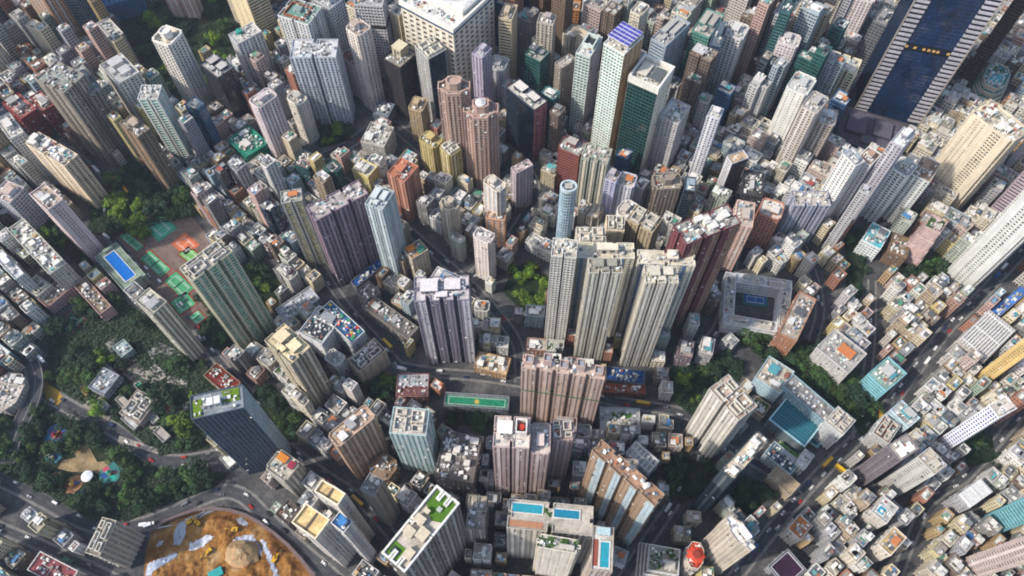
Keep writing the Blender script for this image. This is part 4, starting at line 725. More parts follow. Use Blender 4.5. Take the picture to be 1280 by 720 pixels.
block|dark roofed block with navy and orange roof huts, lower centre|res|6a625e|706a66|-39.2|171.4|28.3|34.9|-9.7|42.0|r|clutterwhite
tower|grey tower with twin pale yellow roofs, lower left wing|slotcol|b9b4ac|d9bd88|-127.0|111.6|19.5|14.3|-32.3|99.7|r|slit
tower|grey tower with twin pale yellow roofs, upper right wing|slotcol|bcb7af|d9bd88|-112.9|125.1|18.0|8.6|-29.5|117.2|r|slit
tower|white tower wing with a sky blue roof pool between the pale yellow roofs|slotcol|c0bcb4|3a78b0|-105.0|108.5|10.5|8.2|-34.8|111.4|r|
block|short dark brown roofed annexe left of the pale yellow roofed tower|old|5a504a|5f564f|-163.8|135.2|12.6|13.4|-36.6|24.0|r|
tower|grey tower with weathered roof tanks between the pale yellow roofs and the lawn roof|plain|8a847c|8f8f8c|-92.3|137.5|10.6|12.5|-26.7|90.1|r|tank
block|brown rounded low block below the peach tower|old|8a7058|8f765f|-97.2|169.0|17.9|19.7|-36.0|22.0|o|
tower|tall tower with a green lawn on its pointed roof end, bottom centre|rib|7d766c/a39c90|c0b8ab|-53.6|101.0|17.2|49.0|-37.5|130.0|n3|lawnroof
tower|beige tower with round roof tanks right of the lawn roofed tower|rib|8f897c/a8a294|b3aa9a|-24.3|126.5|12.3|22.4|-4.3|60.0|n2|tank
tower|pink and cream residential tower, left of the pink trio|rib|ad9693/cbb8b2|d0c9c0|-0.1|163.5|23.0|20.7|-3.3|119.3|n2|castle2
tower|pink residential tower with a green belt, middle of the pink trio|rib|ad9693/cbb8b2|c9bcb4|18.8|162.1|12.3|20.9|-2.1|110.4|n1|
tower|pink residential tower with a white rimmed roof, right of the pink trio|rib|a8918d/bba49e|bda8a0|33.5|170.8|15.2|13.9|2.6|102.0|n1|frame
tower|wide tower with two long blue roof pools, bottom centre|rib|a8a294/c6c0b2|b5ada2|24.4|114.6|53.7|18.2|-5.3|98.0|n2|pools2
tower|narrow tower wing with an upright turquoise roof pool, bottom centre|rib|a09084/c0b4a8|c9c4bc|56.5|95.4|12.9|26.6|-5.8|98.0|r|poolv
tower|tall white front tower with planted roof terraces, bottom centre|plain|cdc4b4|cdc9be|28.6|96.7|27.2|8.1|-9.2|106.0|n1|garden
tower|long brown slab tower with pale blue bays, bottom right of centre|bay2|94795f/97a9b2|a8846c|71.5|135.7|50.1|9.7|-43.5|125.1|n4|tank
block|white lattice roofed block above the long brown slab tower|old|a9aab0|c6c6c4|99.2|177.2|23.5|14.3|-43.7|20.0|r|lattice
tower|dark glass slab tower with cream cluttered roof, lower right of centre|rib:glass|33404a/5a6268;33404a|c0b39f|151.9|152.6|9.8|38.1|-46.0|105.7|n1|clutterwhite
tower|beige tower with a bright white cross shaped roof, bottom right of centre|rib|aaa190/b9b09f|e0e0de|145.7|106.4|24.1|10.3|-58.2|91.0|x|
block|white terraced block with leafy roof gardens at the bottom edge|terr|c3bfb9|9c988c|106.7|100.8|30.6|27.4|-9.9|30.0|r|garden
pavilion|block with a bright orange red petal roof, bottom right of centre|old|b9a89c|c2482e|127.1|102.0|10.8|17.6|-11.3|40.0|o|petal
block|small white block with an orange tent roof near the bottom edge|old|bdbdbc|c3c4c4|77.9|106.3|10.7|10.6|-22.9|14.0|r|orangehut
school_block|low block with blue glass skylights below the lawn pitch of the teal campus|old|9aa8ac|5f7f8c|207.5|178.2|23.7|13.8|-43.6|16.0|r|solar2
school_block|tan flat roofed block at the lower corner of the teal campus|old|a8977e|a89478|206.7|161.4|20.7|12.3|-47.1|14.0|r|quiet
school_block|small white twin block at the avenue corner of the teal campus|old|c3c3c0|cfcfcc|223.5|176.2|8.0|13.3|-40.9|20.0|r|hut
block|tan roofed house with planted courts above the white ribbed tower|old|a8987c|a08a64|198.5|221.8|13.0|12.9|-40.3|10.0|r|garden
block|cream low block with small white roof cubes left of the teal campus|old|b9ac94|b3a68e|191.6|240.0|8.9|9.7|-44.1|9.0|r|huts"""
GEO = json.loads('''{"roads":[["avenue","long diagonal avenue running down the right side",7.5,[[518.1,418.9],[467.1,377.3],[422.2,337.1],[398.2,315.5],[376.2,299.1],[358.7,280.1],[333.9,254.4],[304.5,223.4],[276.4,199.1],[248.3,177.0],[222.0,153.2],[203.5,135.0],[174.9,105.9],[154.1,83.6]]],["street","street winding down between low blocks at lower right",5.4,[[426.6,231.7],[381.5,191.2],[351.9,165.6],[334.3,158.2],[317.8,147.1],[305.3,129.1],[289.3,105.9],[276.2,83.6]]],["street","cross street running from the avenue to the lower left",5.8,[[221.8,152.0],[200.9,175.1],[168.5,191.2],[143.4,211.2]]],["street","broad street below the cream estate",6.6,[[-94.0,261.6],[-66.8,255.8],[-26.7,253.0],[6.6,247.2],[39.7,243.0],[72.3,233.1],[104.6,226.9],[136.8,222.0],[155.0,211.2],[138.3,165.6],[95.3,111.6],[75.6,83.6]]],["street","straight street beside the long grey brown school",5.4,[[-177.4,366.2],[-148.9,322.6],[-116.2,286.1],[-94.0,261.6]]],["street","street beside the tennis courts",5.8,[[-378.6,396.5],[-359.1,383.3],[-306.9,335.5],[-277.7,306.9],[-256.3,274.9],[-210.0,231.7],[-185.2,196.5],[-150.3,171.9],[-117.0,152.0],[-83.8,117.4],[-69.8,83.6]]],["street","street with taxis and buses at the head of the dark trees",9,[[-459.4,500.7],[-432.8,490.6],[-402.5,459.2],[-377.7,428.1],[-378.6,396.5]]],["street","dark market street crossing the centre",6.6,[[-247.1,510.9],[-187.1,475.7],[-144.9,442.1],[-104.3,407.2],[-69.1,372.1],[-31.9,335.5],[-12.5,311.5],[6.8,282.4],[6.6,247.2]]],["street","street below the blue grey twin winged tower",9,[[-191.6,480.6],[-158.4,500.7],[-129.7,537.0],[-95.1,500.7],[-62.0,465.9]]],["street","curved junction below the mauve beige tower",9,[[-35.8,349.4],[-7.3,379.0],[11.2,409.9],[24.5,446.8],[7.8,480.6]]],["street","lane beside the walled school right of the cream estate",5.5,[[209.5,387.7],[194.7,349.4],[184.8,313.1],[170.9,286.1],[142.4,274.9]]],["road","curved road round the park at lower left",9,[[-413.2,171.9],[-399.1,166.9],[-363.5,152.0],[-320.8,130.9],[-289.9,127.9],[-260.8,138.6],[-226.0,158.2],[-206.8,154.4],[-188.8,138.0],[-160.1,115.1],[-128.8,91.9],[-116.0,80.9]]],["road","service road along the bottom left edge",5.8,[[-400.9,135.0],[-386.9,129.1],[-346.3,114.5],[-293.3,93.6],[-266.9,80.9]]],["road","dual road curving past the terraced park",9,[[-397.6,244.4],[-370.4,230.3],[-343.8,216.6],[-311.3,203.1],[-292.5,186.0],[-267.5,178.3],[-232.8,184.7]]],["street","street along the right of the teal complex",5.5,[[305.2,245.8],[284.0,224.8],[276.4,199.1]]],["street","street between low blocks on the right",5.5,[[264.6,387.7],[273.5,321.0],[255.7,282.4]]],["street","lane between the low rows above the avenue",5,[[321.1,345.3],[306.8,282.4],[287.5,231.7]]]],"flyover":[[-452.0,282.3],[-431.1,280.1],[-409.5,271.2],[-394.0,255.3],[-388.0,235.5],[-389.3,218.4],[-393.3,198.4],[-392.4,175.9]],"parks":{"park":[[-399.7,301.4],[-377.7,317.1],[-345.3,327.4],[-312.0,305.3],[-263.0,267.5],[-224.3,238.7],[-237.0,217.9],[-240.3,191.2],[-278.3,184.7],[-316.5,211.2],[-384.8,245.8]],"playpark":[[-415.6,217.9],[-393.8,231.7],[-363.6,217.9],[-311.6,191.2],[-269.2,171.9],[-219.1,171.9],[-230.6,159.4],[-266.6,145.9],[-291.3,133.9],[-318.9,135.0],[-358.0,154.4],[-400.7,171.9]],"hill":[[-430.4,671.6],[-382.4,713.8],[-309.3,733.6],[-281.7,632.6],[-309.4,553.1],[-338.6,547.7],[-381.4,591.9],[-407.9,632.6]],"leftwood":[[-397.8,432.7],[-371.4,480.6],[-348.6,465.9],[-303.1,432.7],[-291.9,414.4],[-327.4,405.4],[-367.5,387.7],[-391.9,396.5]],"leftwood2":[[-460.8,428.1],[-434.1,414.4],[-377.7,370.4],[-375.8,349.4],[-426.3,387.7],[-458.9,409.9]],"courtwood":[[-246.2,357.8],[-220.2,362.0],[-197.5,329.0],[-219.1,309.2],[-239.8,329.0]],"courtwood2":[[-281.4,325.0],[-261.8,333.1],[-233.1,289.9],[-240.7,274.9],[-265.6,280.9]],"creamwood":[[-212.5,238.7],[-199.0,245.8],[-174.0,217.9],[-171.1,196.5],[-197.1,191.2],[-213.0,217.9]],"roundwood":[[-8.5,333.1],[0.0,357.8],[18.1,366.2],[31.5,349.4],[30.9,321.0],[10.5,313.1]],"roundwood2":[[-127.4,245.8],[-123.7,256.6],[-110.5,258.7],[-98.4,249.4],[-99.8,231.7],[-116.5,228.3]],"estatewood":[[128.1,253.0],[156.0,274.9],[192.2,267.5],[189.6,249.4],[164.1,231.7],[146.1,217.9],[131.3,231.7]],"midwood":[[117.7,171.9],[132.8,184.7],[154.2,178.3],[148.4,156.3],[128.8,147.1],[117.2,153.2]],"strip":[[199.1,291.4],[235.2,282.4],[275.7,263.8],[296.6,231.7],[289.0,217.9],[266.9,221.4],[240.1,253.0],[203.4,274.9]],"rwood":[[305.4,389.5],[325.0,394.7],[319.1,362.0],[306.0,325.0],[294.9,329.0]],"rwood2":[[344.0,366.2],[389.9,362.0],[388.5,343.7],[342.1,343.7]],"lowwood":[[172.3,159.4],[193.1,165.6],[196.8,150.1],[179.6,138.0],[167.9,141.0]],"topwood":[[-204.6,521.2],[-169.1,526.4],[-158.9,505.7],[-189.5,495.6]],"swood":[[-55.5,224.8],[-26.1,223.4],[6.5,214.5],[0.0,204.5],[-51.7,211.2]],"bwood":[[357.0,194.5],[384.5,201.1],[381.7,181.5],[357.8,175.1]],"tealwood":[[273.4,221.4],[299.4,235.2],[297.1,211.2],[278.3,199.1]],"courts":[[-364.9,392.1],[-342.3,421.7],[-313.5,428.1],[-278.7,392.1],[-273.4,349.4],[-262.9,309.2],[-279.6,309.2],[-314.0,345.3]],"site":[[-272.8,111.6],[-271.3,126.2],[-260.0,135.0],[-235.5,143.5],[-207.6,141.0],[-184.4,129.1],[-160.8,111.6],[-140.2,89.1],[-135.7,51.8],[-262.9,51.8]],"estate_garden":[[-52.5,231.7],[13.1,231.7],[13.3,245.8],[-53.1,245.8]],"schoolcourt":[[190.4,355.2],[249.8,345.3],[235.9,286.1],[175.6,296.0]],"campus":[[193.3,274.9],[276.0,217.9],[236.7,165.6],[184.4,191.2]]}}''')
CORE = {'glass': '14222e', 'mega': '0b1e38', 'band': '1c232b', 'res': '22262b', 'rib': '23262b', 'grid': '222931', 'slot': '14161a', 'plain': '2a2d31', 'slotcol': '1a1c20', 'stripe': '2a3a40', 'old': '20242a', 'terr': '26343c', 'bigbay': '2b3038', 'bluestripe': '142a8a', 'bay2': '23262b'}
def make_building(kind, label, style, col, roofc, x, y, w, d, a, H, plan, ex, small=False, group=None, cat=None):
    root = thing(kind, label, cat or ('tower' if H >= 55 else 'building'), (x, y, 0), radians(a), group)
    sts = style.split(':'); cs = col.split(';'); 
    cols = []; cores = []
    for i, st in enumerate(sts):
        c = (cs[i] if i < len(cs) else cs[0]).split('/'); c1 = lin(c[0]); c2 = lin(c[1]) if len(c) > 1 else c1
        if st not in ('stripe', 'glass', 'mega'): c1, c2 = soft(c1, .6 if small else .8), soft(c2, .6 if small else .8)
        core = lin(CORE[st])
        if st == 'stripe': core = c2
        if st in ('res', 'rib', 'grid', 'old', 'bay2', 'plain'): core = tuple(core[q]*.6+c1[q]*.17+.012 for q in range(3))+(1,)
        if len(c) > 2: core = lin(c[2])
        if st in ('glass', 'mega'): core = tuple(q*.8 for q in c1[:3])+(1,) if st == 'glass' else lin('0f2c54'); c1 = tuple(min(1, q*1.35+.03) for q in c1[:3])+(1,) if st == 'glass' else lin('0b1626'); c2 = c1
        if st == 'band' and max(c1[:3]) < .2: core = lin('101a24')
        cols.append((vary(c1, .03), vary(c2, .03))); cores.append(core)
    poly = plan_poly(plan, w, d)
    if 'terr' in sts:
        z = 0; k = 4; pw, pd = w, d
        for i in range(k):
            p = plan_poly(plan, w*(1-.1*i), d*(1-.12*i)); facade(root, p, H*i/k, H*(i+1)/k, sts, cols, cores, False); 
            if i < k-1: roof_deck(root, p, H*(i+1)/k, lin(roofc), 'terrace')
        w, d = w*.7, d*.64; poly = p
        roof_deck(root, poly, H, lin(roofc))
    else:
        facade(root, poly, 0, H, sts, cols, cores); roof_deck(root, poly, H, lin(roofc))
    if 'mega' in sts:
        wc = lin('a9a6ad'); 
        for s in (-1, 1):
            x0, x1 = (-w/2-1.2, -w/2+w*.17) if s < 0 else (w/2-w*.17, w/2+1.2)
            for k in range(int(H/5.2)):
                b = MB(); z = 4+k*5.2; b.box(x0, x1, -d/2-1.4, -d/2+2, z, z+2.5, vary(wc, .05), True); b.build('floor_band', M['wall'], root)
            b = MB(); b.box(x0+.5, x1-.5, -d/2-.7, -d/2+1, 0, H, lin('15202c')); b.build('flank_shaft', M['wall'], root)
            b = MB(); e = x0-.8 if s < 0 else x1; b.box(e, e+.8, -d/2-1.8, -d/2+.4, 0, H, lin('8f877c')); b.build('corner_rib', M['wall'], root)
        for k, u in enumerate((-.3, -.18, -.05, .02, .09, .15, .3)):
            b = MB(); b.box(w*u-1.2, w*u+1.2, -d/2-.6, -d/2-.1, H*.42, H*.42+2.4, lin('c9a060')); b.build('painted_belt_light', M['paint'], root)  # amber paint stands in for the glow of the belt lights
        b = MB(); b.box(-w/2, w/2, -d/2-.35, -d/2, H*.42-2.2, H*.42-.2, lin('05080c')); b.box(-w/2, w/2, -d/2-.35, -d/2, H*.42+2.6, H*.42+4.6, lin('05080c')); b.build('dark_belt', M['paint'], root)
    decor(root, poly, w, d, H, ex, cols, lin(roofc), small)
    return root
BLD = []        # (x, y, w, d, angle, H)
LAND = []       # named landmarks for describing their small neighbours
SHORT = {'red_block': None}
labels_used = {}
for line in TABLE.strip().split('\n'):
    k, lb, st, col, rf, x, y, bw, bd, a, H, pl, ex = line.split('|')
    x, y, bw, bd, a, H = map(float, (x, y, bw, bd, a, H))
    make_building(k, lb, st, col, rf, x, y, bw, bd, a, H, pl, ex); labels_used[lb] = 1
    BLD.append((x, y, bw, bd, radians(a), H)); LAND.append((lb, x, y, H))

# ---------------------------------------------------------------- ground, roads, parks
b = MB(); b.face([(-9000, -6000, 0), (9000, -6000, 0), (9000, 12000, 0), (-9000, 12000, 0)]); struct(b.build('ground', M['ground']))
def offset_line(pts, off):
    o = []
    for i, p in enumerate(pts):
        a = pts[max(0, i-1)]; c = pts[min(len(pts)-1, i+1)]; dx, dy = c[0]-a[0], c[1]-a[1]; L = math.hypot(dx, dy) or 1
        o.append((p[0]-dy/L*off, p[1]+dx/L*off))
    return o
def smooth(pts, it=2):
    for _ in range(it):
        o = [pts[0]]
        for a, c in zip(pts, pts[1:]): o += [(a[0]*.75+c[0]*.25, a[1]*.75+c[1]*.25), (a[0]*.25+c[0]*.75, a[1]*.25+c[1]*.75)]
        pts = o+[pts[-1]]
    return pts
def strip(b, pts, o0, o1, z, z0=None, col=None):
    L, R_ = offset_line(pts, o0), offset_line(pts, o1)
    for i in range(len(pts)-1):
        b.face([(*R_[i], z), (*R_[i+1], z), (*L[i+1], z), (*L[i], z)] if o1 < o0 else [(*L[i], z), (*L[i+1], z), (*R_[i+1], z), (*R_[i], z)], col)
        if z0 is not None:
            for S in (L, R_): b.face([(*S[i], z0), (*S[i+1], z0), (*S[i+1], z), (*S[i], z)], col)
ROADS = []
for ri, (nm, desc, wd, pts) in enumerate(GEO['roads']):
    pts = smooth([tuple(p) for p in pts]); ROADS.append((pts, wd, desc)); lift = .006+.004*ri
    b = MB(); strip(b, pts, wd/2, -wd/2, lift); struct(b.build('road', M['asphalt']))
    b = MB(); strip(b, pts, wd/2+1.7, wd/2, .13+.002*ri, 0); strip(b, pts, -wd/2, -wd/2-1.7, .13+.002*ri, 0); struct(b.build('pavement', M['pave']))
    b = MB(); step = 0
    for i in range(len(pts)-1):
        a, c = Vector(pts[i]), Vector(pts[i+1]); L = (c-a).length; n = max(1, int(L/6))
        for j in range(n):
            p, q = a.lerp(c, (j+.1)/n), a.lerp(c, (j+.6)/n)
            for off in ((0,) if wd < 10 else (-wd/4, .2, -.2, wd/4)):
                strip(b, [tuple(p), tuple(q)], off+.07, off-.07, lift+.05)
    for off in (wd/2-.4, -wd/2+.4): strip(b, pts, off+.08, off-.08, lift+.05)
    struct(b.build('road_markings', M['white'], color=lin('8f8f8c')))
def road_dist(x, y):
    m = 999
    for pts, wd, _ in ROADS:
        for i in range(0, len(pts)-1):
            ax, ay = pts[i]; bx, by = pts[i+1]; dx, dy = bx-ax, by-ay; t = max(0, min(1, ((x-ax)*dx+(y-ay)*dy)/(dx*dx+dy*dy+1e-9)))
            m = min(m, math.hypot(x-ax-dx*t, y-ay-dy*t)-wd/2)
            if m < 1.0: return m
    return m
def inpoly(x, y, P):
    r = False; n = len(P)
    for i in range(n):
        (a, b_), (c, d_) = P[i], P[(i+1) % n]
        if (b_ > y) != (d_ > y) and x < (c-a)*(y-b_)/(d_-b_)+a: r = not r
    return r
PARKS = GEO['parks']
for k, (nm, P) in enumerate(PARKS.items()):
    if nm in ('site', 'schoolcourt', 'campus', 'courts', 'estate_garden'): continue
    b = MB(); ar = sum(P[i][0]*P[(i+1) % len(P)][1]-P[(i+1) % len(P)][0]*P[i][1] for i in range(len(P)))
    if ar < 0: P = P[::-1]
    b.face([(x, y, .2+.002*k) for x, y in P]); o = b.build('park_ground', M['soil']); struct(o)
# elevated curved flyover
fp = smooth([tuple(p) for p in GEO['flyover']])
fr = thing('flyover', 'elevated curved road sweeping round the left edge of the photo', 'flyover')
b = MB(); strip(b, fp, 6, -6, 8, 6.8); b.build('road_deck', M['asphalt'], fr)
b = MB(); strip(b, fp, 6.5, 6.0, 9, 6.8); strip(b, fp, -6.0, -6.5, 9, 6.8); b.build('parapet', M['pave'], fr)
for i in range(2, len(fp)-1, 4): b = MB(); b.cyl(fp[i][0], fp[i][1], 1.1, 0, 6.9, (.3, .3, .3, 1)); b.build('pillar', M['paint'], fr)
b = MB(); strip(b, fp, .12, -.12, 8.03); strip(b, fp, 5.6, 5.4, 8.03); strip(b, fp, -5.4, -5.6, 8.03); b.build('lane_marking', M['white'], fr, lin('b9b9b4'))

# ---------------------------------------------------------------- small blocks packed between the named buildings
def hits(cx, cy, w, d, a, pad=1.0):
    ca, sa = cos(a), sin(a)
    pts = [(cx+ca*u*w-sa*v*d, cy+sa*u*w+ca*v*d) for u in (-.5, 0, .5) for v in (-.5, 0, .5)]
    for (x, y, bw, bd, ba, bh) in BLD:
        dx, dy = x-cx, y-cy; R_ = (w+d+bw+bd)*.55
        if dx*dx+dy*dy > R_*R_: continue
        c, s = cos(ba), sin(ba)
        for px, py in pts:
            u, v = (px-x)*c+(py-y)*s, -(px-x)*s+(py-y)*c
            if abs(u) < bw/2+pad and abs(v) < bd/2+pad: return True
        for u in (-.5, 0, .5):
            for v in (-.5, 0, .5):
                px, py = x+c*u*bw-s*v*bd-cx, y+s*u*bw+c*v*bd-cy
                if abs(px*ca+py*sa) < w/2+pad and abs(-px*sa+py*ca) < d/2+pad: return True
    for px, py in pts+[(cx, cy)]:
        for P in PARKS.values():
            if inpoly(px, py, P): return True
    for px, py in pts[::2]:
        if road_dist(px, py) < 1.5: return True
    return False
def zone(px, py):
    if 585 < px < 890 and py > 395: return 'C'
    if px > 870 and py > 300: return 'R'
    if px > 900: return 'T'
    if px < 440 and py < 420: return 'L'
    if py < 150: return 'N'
    return 'M'
ZA = {'C': -5, 'R': -50, 'T': -38, 'L': -40, 'N': -36, 'M': -33}
PAL = [('white', 'c6c4be'), ('cream', 'c3b89c'), ('grey', '94949a'), ('pale grey', 'b2b2b2'), ('pink', 'b89c94'), ('tan', 'a8906c'), ('brown', '75604f'), ('pale blue', '94a8b4'),
       ('yellow', 'b8aa7a'), ('terracotta', 'a0725e'), ('pale green', '93a090'), ('beige', 'b0a48e'), ('white', 'd0cfcb'), ('cream', 'cfc4a8'), ('white', 'bdbab2'), ('weathered grey', '7f7d7a')]
ROOFF = [('a blue roof sheet', '4f7cab'), ('a green roof sheet', '4f8a70'), ('an orange roof sheet', 'bd7a50'), ('a turquoise roof sheet', '5aa5a8'), ('a white roof hut', 'dddcd6'), ('twin roof tanks', None),
         ('a red roof sheet', '94504a'), ('a roof frame', None), ('a white roof hut', 'dddcd6'), ('a grey roof hut', '8f9294'), ('a roof frame', None), ('a cluttered roof', None), ('a white roof hut', 'd2d0c8'), ('a cluttered roof', None), ('a bare roof', None), ('a white roof hut', 'dddcd6'), ('a grey roof hut', '8f9294'), ('planted pots on the roof', 'p')]
LM = []
for lb, x, y, H in LAND:
    s = lb.split(',')[0]
    for cut in (' at the ', ' near the ', ' beside ', ' just ', ' above ', ' behind ', ' in front', ' right of', ' left of', ' between ', ' below ', ' on the left', ' off the', ' rising off', ' running off', ' cut off', ' of the cream'):
        i = s.find(cut)
        if i > 14: s = s[:i]
    s = s.replace(' tucked', '').replace(' a ', ' ').replace(' an ', ' ').replace(' its ', ' '); ws = s.split()
    if 3 <= len(ws) <= 7 and ws[-1] not in ('right', 'left', 'with') and (H > 60 or len(ws) > 4): LM.append((s, *to_px(x, y, H)))
cnt = {}
for s, *_ in LM: cnt[s] = cnt.get(s, 0)+1
LM = [l for l in LM if cnt[l[0]] == 1 and -10 < l[1] < 1290 and -10 < l[2] < 730]
def where(px, py, n):
    c = sorted(LM, key=lambda l: (l[1]-px)**2+(l[2]-py)**2)[n]
    dx, dy = px-c[1], py-c[2]
    dr = ('just right of' if dx > 0 else 'just left of') if abs(dx) > abs(dy) else ('just below' if dy > 0 else 'just above')
    return dr, c[0]
def auto_label(cn, size, rf, px, py):
    rf = rf.replace('a ', '', 1).replace('an ', '', 1) if rf[:2] in ('a ', 'an') else rf
    for n in range(26):
        dr, lm = where(px, py, n); dr = dr if n < 5 else dr[5:]
        lb = f'{cn} {size} with {rf} {dr} the {lm}'
        if len(lb.split()) <= 16 and lb not in labels_used: labels_used[lb] = 1; return lb, None
    return f'{cn} {size} with {rf}', None
VIS = [at(-40, -30), at(1320, -30), at(1340, 760), at(-60, 760)]
LOTS = []
rnd = random.Random(11)
for zn, za in ZA.items():
    a = radians(za); ca, sa = cos(a), sin(a); v = -900
    lotw = {'L': 10.5, 'M': 12, 'C': 12, 'R': 9.5, 'N': 16, 'T': 14}[zn]; lotd = {'L': 12, 'M': 13, 'C': 12, 'R': 11.5, 'N': 17, 'T': 15}[zn]
    while v < 1300:
        for row in (0, 1):
            vv = v+lotd/2+row*(lotd+.5); u = -1000+rnd.uniform(0, 9)
            while u < 1300:
                lw = lotw*rnd.uniform(.7, 1.35); dd = lotd*rnd.uniform(.86, 1.0); uc = u+lw/2; x, y = uc*ca-vv*sa, uc*sa+vv*ca; u += lw+(rnd.choice((.25, .25, .25, .25, 1.8)))
                if rnd.random() < .04: u += 3.5
                if not (0 < y < 1100 and inpoly(x, y, VIS)): continue
                px, py = to_px(x, y)
                if zone(px, py) != zn: continue
                ok = not hits(x, y, lw, dd, a, .6)
                if not ok:
                    for (fw, fd) in ((.75, .95), (.95, .7), (.6, .6), (.45, .8)):
                        if not hits(x, y, lw*fw, dd*fd, a, .4): lw *= fw; dd *= fd; ok = True; break
                if not ok: continue
                if zn in 'NT': H = rnd.uniform(50, 105) if rnd.random() < (.62 if py < 110 else .42) and py < 190 else rnd.uniform(14, 40)
                elif zn == 'R': H = rnd.choice((rnd.uniform(14, 22), rnd.uniform(16, 32)))
                else: H = rnd.choice((rnd.uniform(12, 20), rnd.uniform(14, 36))) if rnd.random() < .88 or py > 300 else rnd.uniform(40, 68)
                if px > 1030 and py < 215: H = rnd.uniform(9, 22)
                if min(lw, dd) < 7: H = min(H, 20)
                LOTS.append((x, y, lw-.2, dd-.2, za, H, px, py, zn))
        v += 2*lotd+.5+(2.6 if zn in 'RLM' else 4)
print('small blocks', len(LOTS))
LOTS.sort(key=lambda l: (not (2 < to_px(l[0], l[1], l[5])[0] < 1278 and -8 < to_px(l[0], l[1], l[5])[1] < 715), -l[2]*l[3]*(1+l[7]/500)))
NIND = 760
for i, (x, y, bw, bd, a, H, px, py, zn) in enumerate(LOTS[:NIND]):
    cn, ch = random.choice(PAL); gl = H > 45 and random.random() < .34
    if gl: cn, ch = random.choice((('teal glass', '2a5f60'), ('blue glass', '28486c'), ('dark glass', '232d38'), ('green glass', '20504a'), ('navy glass', '16263e')))
    rf, rc = random.choice(ROOFF); vis = -20 < px < 1300 and -20 < py < 740
    size = 'apartment tower' if H > 45 else 'tall block' if H > 28 else 'block' if H > 18.5 else 'low block'
    rx, ry = to_px(x, y, H); lb, g = auto_label(cn, size, rf, rx, ry)
    st = random.choice(('old', 'old', 'res', 'old', 'grid')) if H < 40 else random.choice(('res', 'rib', 'grid', 'old', 'slot'))
    if gl: st = 'glass'
    roofc = random.choice(('9a9a98', 'b3b0a8', 'a8a398', 'c3c1ba', '8f8f90', 'b0a99c', '9a9084', 'bdb8ae', 'd0cdc5'))
    root = make_building('low_block' if H < 18.5 else 'walk_up_block' if H < 28 else 'mid_rise_block' if H < 45 else 'apartment_block', lb, st, ch, roofc, x, y, bw, bd, a, H, random.choice(('n1', 'r', 'r', 'l0', 'l1', 'l2', 'l3', 'n2' if bw > 11 else 'r')), '', True, None, 'building')
    z = H+.05
    if random.random() < .6:      # an upper storey set back from the street
        hw, hd = bw*random.uniform(.35, .6), bd*random.uniform(.45, .8); hh = random.choice((2.8, 3, 5.8)); ox, oy = (bw-hw)/2*random.choice((-.85, .85)), (bd-hd)/2*random.uniform(-.8, .8)
        b = MB(); b.box(ox-hw/2, ox+hw/2, oy-hd/2, oy+hd/2, H, H+hh, vary(soft(lin(ch)), .1)); b.build('upper_storey', M['wall'], root)
        b = MB(); b.box(ox-hw/2-.2, ox+hw/2+.2, oy-hd/2-.2, oy+hd/2+.2, H+hh, H+hh+.3, vary(random.choice(GREY), .1)); clutter(b, hw, hd, H+hh+.3, 3, .1, .7); b.v = [(p[0]+(ox if i >= 8 else 0), p[1]+(oy if i >= 8 else 0), p[2]) for i, p in enumerate(b.v)]; b.build('upper_roof', M['paint'], root)
    hut(root, random.uniform(-.25, .25)*bw, random.uniform(-.25, .25)*bd, min(4.5, bw*.35), min(4, bd*.35), z, 2.8, vary(lin(ch)), vary(random.choice(GREY)), 'stair_hut')
    if rc == 'p': planted(root, -bw*.4, bw*.1, -bd*.4, bd*.1, z, 9)
    elif rc: hut(root, random.uniform(-.12, .12)*bw, random.uniform(-.2, .2)*bd, bw*random.uniform(.35, .6), bd*random.uniform(.3, .5), z, 2.3, vary(lin(ch)), vary(lin(rc)), 'roof_sheet' if 'sheet' in rf else 'roof_hut')
    elif 'tanks' in rf: tank(root, bw*.2, bd*.2, z, 1.3, 2); tank(root, -bw*.15, bd*.25, z, 1.3, 2)
    elif 'frame' in rf:
        b = MB(); P = [(-bw*.3, -bd*.3), (bw*.3, -bd*.3), (bw*.3, bd*.3), (-bw*.3, bd*.3)]; b.ring(P, inset(P, .4), z, z+2.2, vary(lin('c3bfb5'))); b.build('roof_frame', M['wall'], root)
